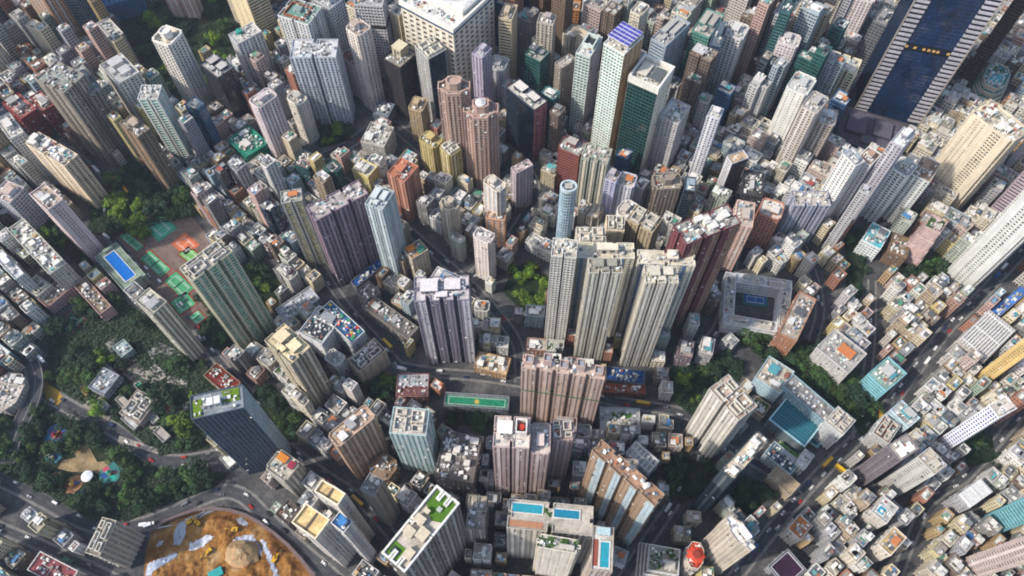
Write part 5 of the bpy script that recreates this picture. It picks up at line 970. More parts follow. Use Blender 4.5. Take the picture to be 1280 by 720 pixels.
# what remains once the larger ones are built singly: one mass of little blocks
rest = MB(); restg = MB()
for (x, y, bw, bd, a, H, px, py, zn) in LOTS[NIND:]:
    cn, ch = random.choice(PAL); c, s = cos(radians(a)), sin(radians(a)); col = vary(lin(ch), .1)
    loc = lambda u, v: (x+c*u-s*v, y+s*u+c*v)
    P0 = [(-bw/2, -bd/2), (bw/2, -bd/2), (bw/2, bd/2), (-bw/2, bd/2)]; P = [loc(*p) for p in P0]; I = [loc(*p) for p in inset(P0, .6)]
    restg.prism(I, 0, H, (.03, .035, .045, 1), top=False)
    nf = max(1, int(H/3.1)); fl = H/nf
    for k in range(nf): rest.ring(P, I, fl*(k+1)-fl*.45, fl*(k+1), vary(col, .04))
    rest.ring(P, I, H, H+1.2, col)
    for i in range(4):
        p, q = P[i], P[(i+1) % 4]; L = math.hypot(q[0]-p[0], q[1]-p[1]); n = max(1, round(L/3)); e = ((q[0]-p[0])/L, (q[1]-p[1])/L); nn = (e[1], -e[0])
        for j in range(n+1):
            t = min(max(L*j/n-.4, 0), L-.8); a0 = (p[0]+e[0]*t+nn[0]*.1, p[1]+e[1]*t+nn[1]*.1); a1 = (a0[0]+e[0]*.8, a0[1]+e[1]*.8)
            rest.face([(*a0, 0), (*a1, 0), (*a1, H), (*a0, H)], col)
    rest.face([(*p, H+.03) for p in P], vary(random.choice(GREY), .15))
    for _ in range(max(3, int(bw*bd/16))):
        sx, sy = random.uniform(1, min(4, bw*.45)), random.uniform(1, min(4, bd*.45)); u, v = random.uniform(-.5, .5)*(bw-sx-1), random.uniform(-.5, .5)*(bd-sy-1); r = random.random()
        cc = random.choice(TINT) if r < .25 else vary(lin('dddcd6')) if r < .5 else random.choice(GREY)
        Q = [loc(u-sx/2, v-sy/2), loc(u+sx/2, v-sy/2), loc(u+sx/2, v+sy/2), loc(u-sx/2, v+sy/2)]; rest.prism(Q, H+.03, H+random.uniform(.8, 2.8), vary(cc, .12))
if rest.f:
    ro = thing('small_blocks', 'mass of tiny old blocks filling the gaps between the larger buildings', 'buildings'); ro['kind'] = 'stuff'
    rest.build('wall', M['wall'], ro, kind='stuff'); restg.build('windows', M['paint'], ro, kind='stuff')

# ---------------------------------------------------------------- trees
def crown_mesh(i, n=900):
    r = random.Random(100+i); b = MB(); cl = []
    for _ in range(r.randint(11, 18)):
        a, q = r.uniform(0, 2*pi), r.uniform(0, .8); cl.append((cos(a)*q, sin(a)*q, r.uniform(.75, 1.35)-q*.35, r.uniform(.2, .42), r.uniform(.6, 1.5)))
    for k in range(n):
        cx, cy, cz, cr, t = r.choice(cl); u = r.uniform(-1, 1); a = r.uniform(0, 2*pi); s = math.sqrt(1-u*u); rr = cr*r.uniform(.75, 1.08)
        p = Vector((cx+cos(a)*s*rr, cy+sin(a)*s*rr, cz+u*rr*.8)); nrm = Vector((cos(a)*s, sin(a)*s, u+.3)).normalized()+Vector((r.uniform(-.5, .5), r.uniform(-.5, .5), r.uniform(-.3, .5)))
        nrm.normalize(); e = nrm.cross(Vector((0, 0, 1)));
        if e.length < .05: e = Vector((1, 0, 0))
        e.normalize(); f = nrm.cross(e); z = r.uniform(.04, .095); j = [r.uniform(.6, 1.3) for _ in range(4)]; tt = t*r.uniform(.75, 1.25)
        b.face([tuple(p+e*z*j[0]), tuple(p+f*z*j[1]), tuple(p-e*z*j[2]), tuple(p-f*z*j[3])], (tt, tt*r.uniform(.9, 1.1), tt*.9, 1))
    return b.mesh('crown', M['leaf'])
CROWN = [crown_mesh(i) for i in range(7)]
def trunk_mesh():
    b = MB(); b.cyl(0, 0, .07, 0, .7, None, 7, .045)
    for a in (0, 2.1, 4.2): b.bar((0, 0, .55), (cos(a)*.35, sin(a)*.35, .95), .045); b.bar((cos(a)*.2, sin(a)*.2, .78), (cos(a+1)*.45, sin(a+1)*.45, 1.0), .03)
    return b.mesh('trunk', M['bark'])
TRUNK = trunk_mesh()
def tree(x, y, r, col, label, group, z=0):
    t = thing('tree', label, 'tree', (x, y, z), random.uniform(0, 6.28), group)
    for nm, me, cc in (('trunk', TRUNK, lin('4a3c30')), ('crown', random.choice(CROWN), col)):
        o = bpy.data.objects.new(nm, me); C.objects.link(o); o.parent = t; o.scale = (r, r, r*random.uniform(.85, 1.2)); o.color = cc
    return t
DARK, MID, LITE = (.022, .046, .024, 1), (.038, .075, .024, 1), (.1, .17, .02, 1)
TREES = {'park': (38, .16, 'the terraced park'), 'playpark': (50, .03, 'the playground park'), 'hill': (32, .2, 'the wooded hill at top left'),
  'leftwood': (25, .3, 'the wood above the tennis courts'), 'leftwood2': (11, .1, 'the left hand tree row'), 'courtwood': (11, .03, 'the teal striped tower grove'),
  'courtwood2': (10, 0, 'the grove below the tennis courts'), 'creamwood': (13, .03, 'the wood right of the charcoal slab'), 'roundwood': (9, 1, 'the bright round grove'),
  'roundwood2': (6, .2, 'the maroon roof grove'), 'estatewood': (20, .02, 'the cream estate wood'), 'midwood': (12, .03, 'the wood by the dark glass slab'),
  'strip': (26, .05, 'the strip above the teal campus'), 'rwood': (6, .03, 'the gap right of the pale slabs'), 'rwood2': (10, .03, 'the pink terraced block hedge'),
  'lowwood': (6, .05, 'the clump beside the avenue'), 'topwood': (8, .3, 'the twin tower clump'), 'swood': (8, .05, 'the clump below the fenced pitch'), 'bwood': (6, .05, 'the blue striped tower clump'), 'tealwood': (7, .1, 'the avenue end of the teal campus')}
CLEAR = [(*at(70, 545), 13), (*at(105, 580), 16), (*at(85, 575), 10), (*at(125, 585), 14), (*at(138, 592), 9), (*at(112, 597), 8), (*at(98, 614), 10), (*at(138, 592), 10)]
for nm, (n, pl, lb) in TREES.items():
    P = PARKS[nm]; xs = [p[0] for p in P]; ys = [p[1] for p in P]; put = []; tries = 0
    while len(put) < n and tries < 4000:
        tries += 1; x, y = random.uniform(min(xs), max(xs)), random.uniform(min(ys), max(ys))
        if not inpoly(x, y, P) or road_dist(x, y) < 3: continue
        if any((x-c[0])**2+(y-c[1])**2 < c[2]**2 for c in CLEAR): continue
        if any((x-c[0])**2+(y-c[1])**2 < (5.0 if tries < 2500 else 3.2)**2 for c in put): continue
        bad = False
        for (bx, by, bw, bd, ba, bh) in BLD:
            u, v = (x-bx)*cos(ba)+(y-by)*sin(ba), -(x-bx)*sin(ba)+(y-by)*cos(ba)
            if abs(u) < bw/2+3 and abs(v) < bd/2+3: bad = True; break
        if bad: continue
        put.append((x, y)); lt = random.random() < pl; c = LITE if lt else random.choice((DARK, DARK, MID)); c = vary(c, .25)
        sx, sy = (x-min(xs))/(max(xs)-min(xs)), (y-min(ys))/(max(ys)-min(ys)); rr = random.choice((random.uniform(4.5, 7), random.uniform(7, 10), random.uniform(9, 12.5))) if n > 20 else random.uniform(5, 9)
        pos = ('lower', 'middle', 'upper')[min(2, int(sy*3))]+' '+('left', 'centre', 'right')[min(2, int(sx*3))]
        tone = 'light green' if lt else 'dark green'; l3 = ('small ' if rr < 7 else 'broad ' if rr > 8.6 else '')+tone+' tree at the '+pos+' of '+lb
        tree(x, y, rr, c, l3, tone+' trees in '+lb)
for i, (px, py, rr) in enumerate([(166, 288, 6), (172, 296, 6.5), (178, 290, 5), (181, 300, 6), (186, 293, 4.6), (160, 282, 5.5), (168, 279, 5)]):
    tree(*at(px, py), rr, vary(LITE, .15), ('broad' if rr > 5.8 else 'small')+' light green tree between the courts, '+('topmost of the clump', 'left of the clump', 'middle of the clump', 'lowest of the clump', 'right of the clump', 'by its upper left corner', 'beside the basketball court')[i], 'light green trees between the courts')
def shrubs(name, P, n, k=1.0):
    b = MB(); xs = [p[0] for p in P]; ys = [p[1] for p in P]; r = random.Random(5)
    for _ in range(n):
        x, y = r.uniform(min(xs), max(xs)), r.uniform(min(ys), max(ys))
        if not inpoly(x, y, P) or any((x-c[0])**2+(y-c[1])**2 < c[2]**2 for c in CLEAR): continue
        s = r.uniform(.5, 1.3); z = r.uniform(.4, 2.2); t = r.uniform(.5, 1.6)*k; a = r.uniform(0, 6.28)
        b.face([(x+cos(a)*s, y+sin(a)*s, z), (x-sin(a)*s, y+cos(a)*s, z+r.uniform(-.4, .6)), (x-cos(a)*s, y-sin(a)*s, z), (x+sin(a)*s, y-cos(a)*s, z+r.uniform(-.4, .4))], (.02*t, .038*t, .017*t, 1))
    o = b.build('undergrowth', M['paint']); o['kind'] = 'stuff'; o['label'] = name; o['category'] = 'shrubs'
shrubs('low shrubs under the trees of the terraced park at left', PARKS['park'], 9000)
shrubs('low shrubs under the trees round the playgrounds at lower left', PARKS['playpark'], 11000, .8)
shrubs('low shrubs on the wooded hill at top left', PARKS['hill'], 6000)
shrubs('low shrubs in the wood above the tennis courts', PARKS['leftwood'], 5000)
shrubs('low shrubs in the strip above the teal campus', PARKS['strip'], 5000)
shrubs('low shrubs in the cream estate wood', PARKS['estatewood'], 3000)

# ---------------------------------------------------------------- sports courts, playgrounds, park paving
def slab_px(name, px, h, mat, color, z0=0, parent=None, **kw):
    P = [at(*p) for p in px]; ar = sum(P[i][0]*P[(i+1) % len(P)][1]-P[(i+1) % len(P)][0]*P[i][1] for i in range(len(P)))
    if ar < 0: P = P[::-1]
    b = MB(); b.prism([(x, y) for x, y in P], z0, z0+h); return b.build(name, mat, parent, color, **kw)
def court(px, label, surf, rim='8a3a34', net=True):
    P = [at(*p) for p in px]; A, B, D = Vector(P[0]), Vector(P[1]), Vector(P[3]); u = (B-A).normalized(); n = Vector((-u.y, u.x))
    cx = (Vector(P[0])+Vector(P[1])+Vector(P[2])+Vector(P[3]))/4; w = ((B-A).length+(Vector(P[2])-Vector(P[3])).length)/2; d = ((D-A).length+(Vector(P[2])-B).length)/2
    t = thing('sports_court', label, 'court', (cx.x, cx.y, 0), math.atan2(u.y, u.x))
    b = MB(); b.box(-w/2, w/2, -d/2, d/2, 0, .4); b.build('court_base', M['court'], t, lin(rim))
    b = MB(); b.box(-w/2+1.5, w/2-1.5, -d/2+1.5, d/2-1.5, .4, .46); b.build('court_surface', M['court'], t, lin(surf))
    b = MB(); x, y = w*.33, d*.28; Q = [(-x, -y), (x, -y), (x, y), (-x, y)]; b.ring(Q, inset(Q, .22), .46, .49, (.75, .75, .72, 1)); b.box(-.11, .11, -y, y, .46, .49, (.75, .75, .72, 1)); b.box(-x, x, -y*.76, -y*.7, .46, .485, (.75, .75, .72, 1)); b.box(-x, x, y*.7, y*.76, .46, .485, (.75, .75, .72, 1))
    b.build('court_lines', M['paint'], t)
    if net: b = MB(); b.box(-.06, .06, -y*1.1, y*1.1, .5, 1.5, (.08, .1, .09, 1)); b.build('net', M['paint'], t)
    b = MB(); k = 9
    for i in range(k):
        for s in (-1, 1): xx = -w/2+.2+(w-.4)*i/(k-1); b.box(xx-.08, xx+.08, s*(d/2-.2)-.08, s*(d/2-.2)+.08, .4, 4, (.12, .2, .16, 1))
    for s in (-1, 1): b.box(-w/2+.2, w/2-.2, s*(d/2-.2)-.05, s*(d/2-.2)+.05, 3.85, 3.95, (.12, .2, .16, 1))
    b.build('fence', M['paint'], t)
slab_px('court_paving', [(146, 296), (182, 264), (226, 256), (262, 296), (258, 345), (262, 395), (240, 412), (205, 382), (172, 330)], .3, M['court'], lin('75655c'), kind='structure')
for i, q in enumerate([[(122, 478), (150, 470), (156, 478), (128, 490)], [(150, 498), (200, 535), (196, 542), (144, 506)], [(195, 455), (210, 470), (190, 482), (176, 468)], [(160, 484), (178, 470), (182, 474), (166, 490)], [(176, 506), (206, 486), (212, 492), (184, 512)], [(206, 516), (240, 500), (244, 508), (212, 524)], [(132, 430), (146, 422), (158, 440), (142, 446)],
   [(110, 500), (140, 520), (136, 526), (104, 508)], [(210, 470), (236, 476), (234, 484), (208, 478)], [(100, 440), (120, 452), (116, 458), (94, 448)], [(150, 545), (200, 562), (198, 568), (148, 552)]]):
    slab_px('park_terrace', q, .6+.05*i, M['roof'], lin(('8c8a86', '9a938a', 'a09a90')[i % 3]), kind='structure')
court([(173.5, 325), (201, 350), (217.5, 335), (185, 311)], 'green tennis court with red rim, second of the row beside the street', '4a9a70')
court([(203, 352), (228, 376), (246, 359), (219, 337)], 'green tennis court with red rim, third of the row, beside the parked white car', '459468')
court([(210, 378), (226, 398), (247, 378), (232, 362)], 'green tennis court with red rim in front of the teal striped cream tower', '4a9a70')
court([(235, 398), (247, 411), (258, 396), (246, 384)], 'small green court at the lower end of the tennis courts', '4f9f76')
court([(147, 297), (172, 318), (184, 307), (158, 287)], 'green court under the light green tree at the head of the row', '4a9a6c')
court([(180, 285), (199, 303), (222, 285), (203, 268)], 'blue green basketball court at the top of the sports ground', '4aa080', '3f8a70', False)
court([(214, 306), (233, 322), (250, 305), (230, 290)], 'orange paved play court right of the blue green basketball court', 'c8704a', 'b8684a', False)
court([(221, 318), (240, 334), (252, 320), (236, 305)], 'pale green five a side court below the orange paved court', '6aa858', '8a3a34', False)
court([(66, 408), (83, 417), (108, 406), (95, 386)], 'green and blue sunken court below the pink walled blocks', '2a7060', '7a3448', False)
court([(1005, 512), (1040, 535), (1020, 560), (985, 535)], 'teal netted court inside the teal campus', '2f6a78', '8ab0b8', False)
court([(975, 548), (1002, 568), (992, 580), (968, 562)], 'rectangular green lawn pitch at the lower end of the teal campus', '5f9a2f', '8a8f7a', False)
court([(716, 570), (737, 571), (735, 600), (712, 618)], 'long green painted court right of the pink residential trio', '1f6a50', '2a5a4a', False)
court([(930, 366), (962, 370), (958, 384), (926, 380)], 'blue court in the middle of the walled school', '2a5f9a', '3a6a52', False)
slab_px('park_path', [(88, 555), (105, 548), (112, 560), (122, 578), (140, 575), (150, 590), (140, 602), (118, 590), (90, 590), (72, 586), (78, 576), (96, 572)], .35, M['roof'], lin('94805f'), kind='structure')
slab_px('park_path', [(60, 600), (70, 586), (75, 590), (64, 605)], .33, M['roof'], lin('a08560'), kind='structure')
slab_px('park_path', [(100, 468), (112, 462), (118, 470), (108, 496), (102, 490)], .35, M['roof'], lin('b08a5a'), kind='structure')
slab_px('park_path', [(140, 445), (165, 440), (185, 470), (215, 495), (205, 505), (175, 485), (150, 465)], .3, M['roof'], lin('8a847c'), kind='structure')
slab_px('park_path', [(185, 440), (200, 428), (225, 440), (238, 458), (230, 462), (215, 446), (200, 440), (190, 450)], .32, M['roof'], lin('8a8a88'), kind='structure')
slab_px('painted_junction', [(48, 466), (60, 462), (66, 478), (80, 498), (72, 506), (58, 500), (52, 484)], .16, M['roof'], lin('b8923a'), kind='structure')
slab_px('painted_junction', [(50, 410), (58, 412), (82, 425), (76, 430), (60, 424)], .15, M['roof'], lin('c9a03a'), kind='structure')
slab_px('painted_junction', [(1088, 512), (1098, 508), (1106, 520), (1094, 528)], .15, M['roof'], lin('b8923a'), kind='structure')
def playground(cx, cy, rad, surf, label, cols):
    x, y = at(cx, cy); t = thing('playground', label, 'playground', (x, y, 0), random.uniform(0, 3))
    b = MB(); P = [(rad*cos(2*pi*i/16)*random.uniform(.8, 1.15), rad*sin(2*pi*i/16)*random.uniform(.7, 1.2)) for i in range(16)]; b.prism(P, .2, .5); b.build('soft_surface', M['court'], t, soft(lin(surf), .75, .9))
    for i, c in enumerate(cols):
        b = MB(); q = [(px*.3+random.uniform(-.45, .45)*rad, py*.3+random.uniform(-.45, .45)*rad) for px, py in [(0, 0)]][0]; P = [(q[0]+rad*.3*cos(2*pi*k/12), q[1]+rad*.26*sin(2*pi*k/12)) for k in range(12)]; b.prism(P, .5, .52+.03*i); b.build('colour_patch', M['court'], t, lin(c))
    b = MB()      # climbing frame with tower, roof and slide
    for sx in (-1, 1):
        for sy in (-1, 1): b.box(sx*1.5-.15, sx*1.5+.15, sy*1.5-.15, sy*1.5+.15, .5, 4, lin(cols[0]))
    b.box(-1.6, 1.6, -1.6, 1.6, 2, 2.2, lin('c9a040')); b.cyl(0, 0, 2.4, 4, 5.6, lin(cols[-1]), 4, .2); b.bar((1.5, 0, 2.1), (5.5, 1, .7), .9, lin(cols[1])); b.bar((-1.5, 0, 2.6), (-6, -1, 2.6), .3, lin(cols[0])); b.bar((-6, -1, 2.6), (-6.4, -1, .5), .3, lin(cols[0])); b.build('climbing_frame', M['paint'], t)
playground(70, 545, 10, '1f4f8a', 'round blue playground with red and orange patches at upper left of the park', ('c04a2a', 'c98a2a', '2a8aa0', '8a2a3a'))
playground(67, 570, 7, '2a8a9a', 'teal playground just below the round blue one', ('2a5fa0', 'd0d0c8', '3a9ab0'))
playground(138, 592, 9, '1f7a7a', 'teal playground beside the white canopy', ('2a4f8a', 'b04a5a', '2a9a8a'))
playground(92, 606, 7, 'a8743a', 'tan and red playground below the paved park path', ('b03a3a', '3a6aa0', 'c9a04a'))
playground(103, 622, 6, '2a4aa0', 'small deep blue playground lowest in the park', ('c9602a', '2a3a9a', 'c99a3a'))
x, y = at(112, 597); t = thing('park_canopy', 'round white canopy in the playground park', 'canopy', (x, y, 0)); b = MB(); b.cyl(0, 0, 4.6, 4.2, 4.6, lin('c9ccd0'), 20, 4.3); b.cyl(0, 0, 4.3, 4.6, 5.6, lin('d0d3d6'), 20, .6); b.build('canopy_roof', M['tarp'], t, lin('d9dcdf'))
b = MB()
for i in range(6): a = i*pi/3; b.box(5*cos(a)-.15, 5*cos(a)+.15, 5*sin(a)-.15, 5*sin(a)+.15, 0, 4.3, (.4, .4, .4, 1))
b.build('posts', M['paint'], t)
# terraced park pavilions and walls
for i, (px, py, w_, d_, a_, rc, lb) in enumerate([(120, 462, 14, 8, -35, '8a5a54', 'small maroon roofed pavilion left in the terraced park'), (138, 470, 16, 10, -40, '9a9ca2', 'pale grey flat pavilion in the terraced park'), (180, 488, 14, 5, -40, '2a8a68', 'narrow green roofed pavilion in the terraced park'),
     (160, 508, 20, 6, -40, 'a39a90', 'long narrow tan pavilion in the terraced park'), (130, 508, 12, 7, -38, '8f9aa0', 'blue grey pavilion near the dual road'), (190, 520, 18, 6, -42, 'a8a8a4', 'long pale shed along the lower terrace'), (215, 512, 8, 7, -40, 'a05a54', 'small red and white pavilion near the charcoal slab tower'),
     (165, 530, 16, 5, -38, 'b0b3b3', 'long white shed nearest the dual road'), (205, 545, 13, 7, -40, '9a948c', 'tan roofed shed near the road bend'), (290, 575, 12, 12, -45, 'd0d2cc', 'white podium block at the foot of the charcoal slab tower')]):
    make_building('pavilion', lb, 'old', '9a948c', rc, *at(px, py), w_, d_, a_, 3.8, 'r', 'quiet', True, None, 'pavilion')
# walled school: four wings round a court
def school():
    Q = [(907, 340), (990, 352), (984, 418), (903, 404)]; H = 18
    W_ = [Vector(at(x, y, H)) for x, y in Q]
    for i, (lb) in enumerate(('upper wing of the pale walled school with rounded corners', 'right wing of the pale walled school, beside the orange balconied block', 'lower wing of the pale walled school above the row of trees', 'left wing of the pale walled school beside the lane')):
        a, c = W_[i], W_[(i+1) % 4]; u = (c-a).normalized(); inw = Vector((-u.y, u.x)); ctr = sum(W_, Vector((0, 0)))/4
        if (ctr-a).dot(inw) < 0: inw = -inw
        L = (c-a).length-9.5; m = a+u*(9.5+L/2 if i % 2 == 0 else 9.5+L/2)
        m = a+u*(9+L/2)+inw*4.5
        r = make_building('school_wing', lb, 'band', 'c6c9cc', 'bfc1c3', m.x, m.y, L, 9, math.degrees(math.atan2(u.y, u.x)), H, 'r', 'frame', False, 'wings of the walled school', 'school')
        BLD.append((m.x, m.y, L, 9, math.atan2(u.y, u.x), H))
school()

# ---------------------------------------------------------------- orange building site
P = PARKS['site']; ar = sum(P[i][0]*P[(i+1) % len(P)][1]-P[(i+1) % len(P)][0]*P[i][1] for i in range(len(P)))
xs = [p[0] for p in P]; ys = [p[1] for p in P]; x0, x1, y0, y1 = min(xs), max(xs), min(ys), max(ys)
from mathutils import noise as mn
def hgt(x, y):
    e = min(math.hypot(x-(ax+(bx-ax)*tt), y-(ay+(by-ay)*tt)) for (ax, ay), (bx, by) in zip(P, P[1:]+P[:1]) for tt in [max(0, min(1, ((x-ax)*(bx-ax)+(y-ay)*(by-ay))/((bx-ax)**2+(by-ay)**2)))])
    k = min(1, e/8); return .3+k*(3.2+5.0*mn.fractal(Vector((x*.03, y*.03, 1)), .8, 2, 5)+1.6*mn.noise(Vector((x*.12, y*.12, 0)))+.7*mn.noise(Vector((x*.4, y*.4, 5))))
N = 90; b = MB(); gv = {}
for i in range(N+1):
    for j in range(N+1):
        x, y = x0+(x1-x0)*i/N, y0+(y1-y0)*j/N
        if inpoly(x, y, P): gv[i, j] = len(b.v); b.v.append((x, y, hgt(x, y)))
for (i, j) in list(gv):
    if (i+1, j) in gv and (i, j+1) in gv and (i+1, j+1) in gv: b.f.append((gv[i, j], gv[i+1, j], gv[i+1, j+1], gv[i, j+1])); b.c.append((1, 1, 1, 1))
struct(b.build('excavated_earth', M['earth']))
b = MB(); b.face([(x, y, .25) for x, y in (P if ar > 0 else P[::-1])]); struct(b.build('site_ground', M['earth']))
t = thing('retaining_wall', 'ring of red brown piles round the orange building site', 'wall')
PR = smooth([tuple(p) for p in P[1:8]], 1); cap = MB(); strip(cap, PR, 1.2, -1.2, 4.0, 3.2, lin('6a5a58')); cap.build('capping_beam', M['paint'], t)
pm = MB(); pm.cyl(0, 0, .9, 0, 3.2, lin('8a4a38'), 8); pme = pm.mesh('pile', M['paint']); np_ = 0
for a, c in zip(PR, PR[1:]):
    L = math.hypot(c[0]-a[0], c[1]-a[1])
    for k in range(int(L/2.2)):
        if np_ > 180: break
        np_ += 1; o = bpy.data.objects.new('pile', pme); C.objects.link(o); o.parent = t; f = k*2.2/L; o.location = (a[0]+(c[0]-a[0])*f, a[1]+(c[1]-a[1])*f, 0)
def drape(px, lb, col):
    Q = [at(*p) for p in px]; qx = [p[0] for p in Q]; qy = [p[1] for p in Q]; b = MB(); g = {}; n = 16
    for i in range(n+1):
        for j in range(n+1):
            x, y = min(qx)+(max(qx)-min(qx))*i/n, min(qy)+(max(qy)-min(qy))*j/n
            if inpoly(x, y, Q): g[i, j] = len(b.v); b.v.append((x, y, hgt(x, y)+.35+.25*mn.noise(Vector((x*.6, y*.6, 3)))))
    for (i, j) in list(g):
        if (i+1, j) in g and (i, j+1) in g and (i+1, j+1) in g: b.f.append((g[i, j], g[i+1, j], g[i+1, j+1], g[i, j+1])); b.c.append((1, 1, 1, 1))
    tag(b.build('plastic_sheet', M['tarp'], color=lin(col)), lb, 'plastic sheet')
drape([(230, 650), (252, 640), (274, 634), (275, 639), (255, 647), (236, 654)], 'long pale plastic sheet along the top of the orange building site', 'a9adb3')
drape([(218, 668), (228, 650), (238, 652), (233, 668), (226, 684), (217, 683)], 'bent grey plastic sheet at upper left of the orange building site', '9a9fa8')
drape([(234, 689), (238, 678), (262, 669), (272, 672), (255, 685), (240, 690)], 'white plastic sheet in the middle of the orange building site', 'b9bdc3')
drape([(180, 720), (185, 705), (222, 690), (224, 696), (205, 710), (190, 722)], 'long blue grey plastic sheet at the left foot of the orange building site', '9aa5b9')
drape([(290, 680), (296, 671), (318, 668), (332, 690), (330, 700), (318, 692), (308, 684), (295, 688)], 'large blue grey plastic sheet on the right of the orange building site', 'a5adbd')
drape([(196, 683), (200, 677), (207, 675), (205, 681), (199, 686)], 'smallest grey plastic sheet near the left rim of the orange site', '9fa3ab')
drape([(296, 650), (304, 646), (312, 654), (310, 660), (300, 657)], 'small pale plastic sheet near the upper right rim of the orange site', 'a9adb5')
drape([(322, 672), (334, 676), (345, 700), (352, 722), (342, 722), (334, 700)], 'steep grey plastic sheet on the right rim of the orange site', '98a0b0')
x, y = at(305, 693); b = MB(); r = random.Random(3); k = 14
for ri in range(5):
    for i in range(k): a = 2*pi*i/k; q = (1-ri/5)*13*(1+.15*r.uniform(-1, 1)); b.v.append((q*cos(a), q*sin(a)*.8, [0, 2.5, 5, 7.5, 9][ri]+r.uniform(-.4, .4)))
b.v.append((0, 0, 9.8))
for ri in range(4):
    for i in range(k): j = (i+1) % k; b.f.append((ri*k+i, ri*k+j, (ri+1)*k+j, (ri+1)*k+i)); b.c.append(vary(lin('a08560'), .2))
for i in range(k): b.f.append((4*k+i, 4*k+(i+1) % k, 5*k)); b.c.append(lin('b09a78'))
o = b.build('rock_mound', M['paint']); o.location = (x, y, hgt(x, y)-1); tag(o, 'tan rock mound standing on the orange building site', 'rock mound')
x, y = at(272, 718); t = thing('site_container', 'teal container at the bottom of the orange building site', 'container', (x, y, hgt(x, y)), .5); b = MB(); b.box(-5, 5, -3, 3, 0, 3); b.build('container_body', M['plain'], t, lin('2a9a98')); b = MB()
for i in range(10): b.box(-4.8+i, -4.5+i, -3.1, 3.1, 3, 3.15)
b.build('roof_ribs', M['plain'], t, lin('3aaaa5'))
def excavator(px, py, rz, lb):
    x, y = at(px, py); t = thing('excavator', lb, 'excavator', (x, y, hgt(x, y)+.3), rz); c = lin('c99a20')
    for s in (-1, 1): b = MB(); b.box(-2.4, 2.4, s*1.4-.4, s*1.4+.4, 0, 1, (.03, .03, .03, 1)); b.cyl(-2.4, s*1.4, .5, .1, .9, (.03, .03, .03, 1)); b.build('track', M['paint'], t)
    b = MB(); b.box(-2.6, 1.6, -1.5, 1.5, 1.1, 2.3, c, True); b.build('body', M['paint'], t); b = MB(); b.box(0, 1.6, .1, 1.4, 2.3, 3.5, (.05, .07, .09, 1)); b.box(-.1, 1.7, 0, 1.5, 3.5, 3.65, c); b.build('cab', M['paint'], t)
    b = MB(); b.bar((1.4, -.4, 1.8), (4.6, -.4, 4.6), .6, c); b.bar((4.6, -.4, 4.6), (7, -.4, 2), .45, c); b.build('boom', M['paint'], t); b = MB(); b.box(6.4, 7.6, -1, .2, .8, 2, (.1, .1, .1, 1), True); b.build('bucket', M['paint'], t)
excavator(240, 654, .6, 'yellow excavator near the top rim of the orange building site'); excavator(250, 655, 2.4, 'yellow excavator beside the first one below the long pale sheet')
excavator(262, 690, 4.0, 'yellow excavator in the middle of the orange building site'); excavator(345, 700, 1.0, 'yellow excavator close to the street on the right rim'); excavator(296, 664, 3.2, 'yellow excavator near the white drum on the orange site')

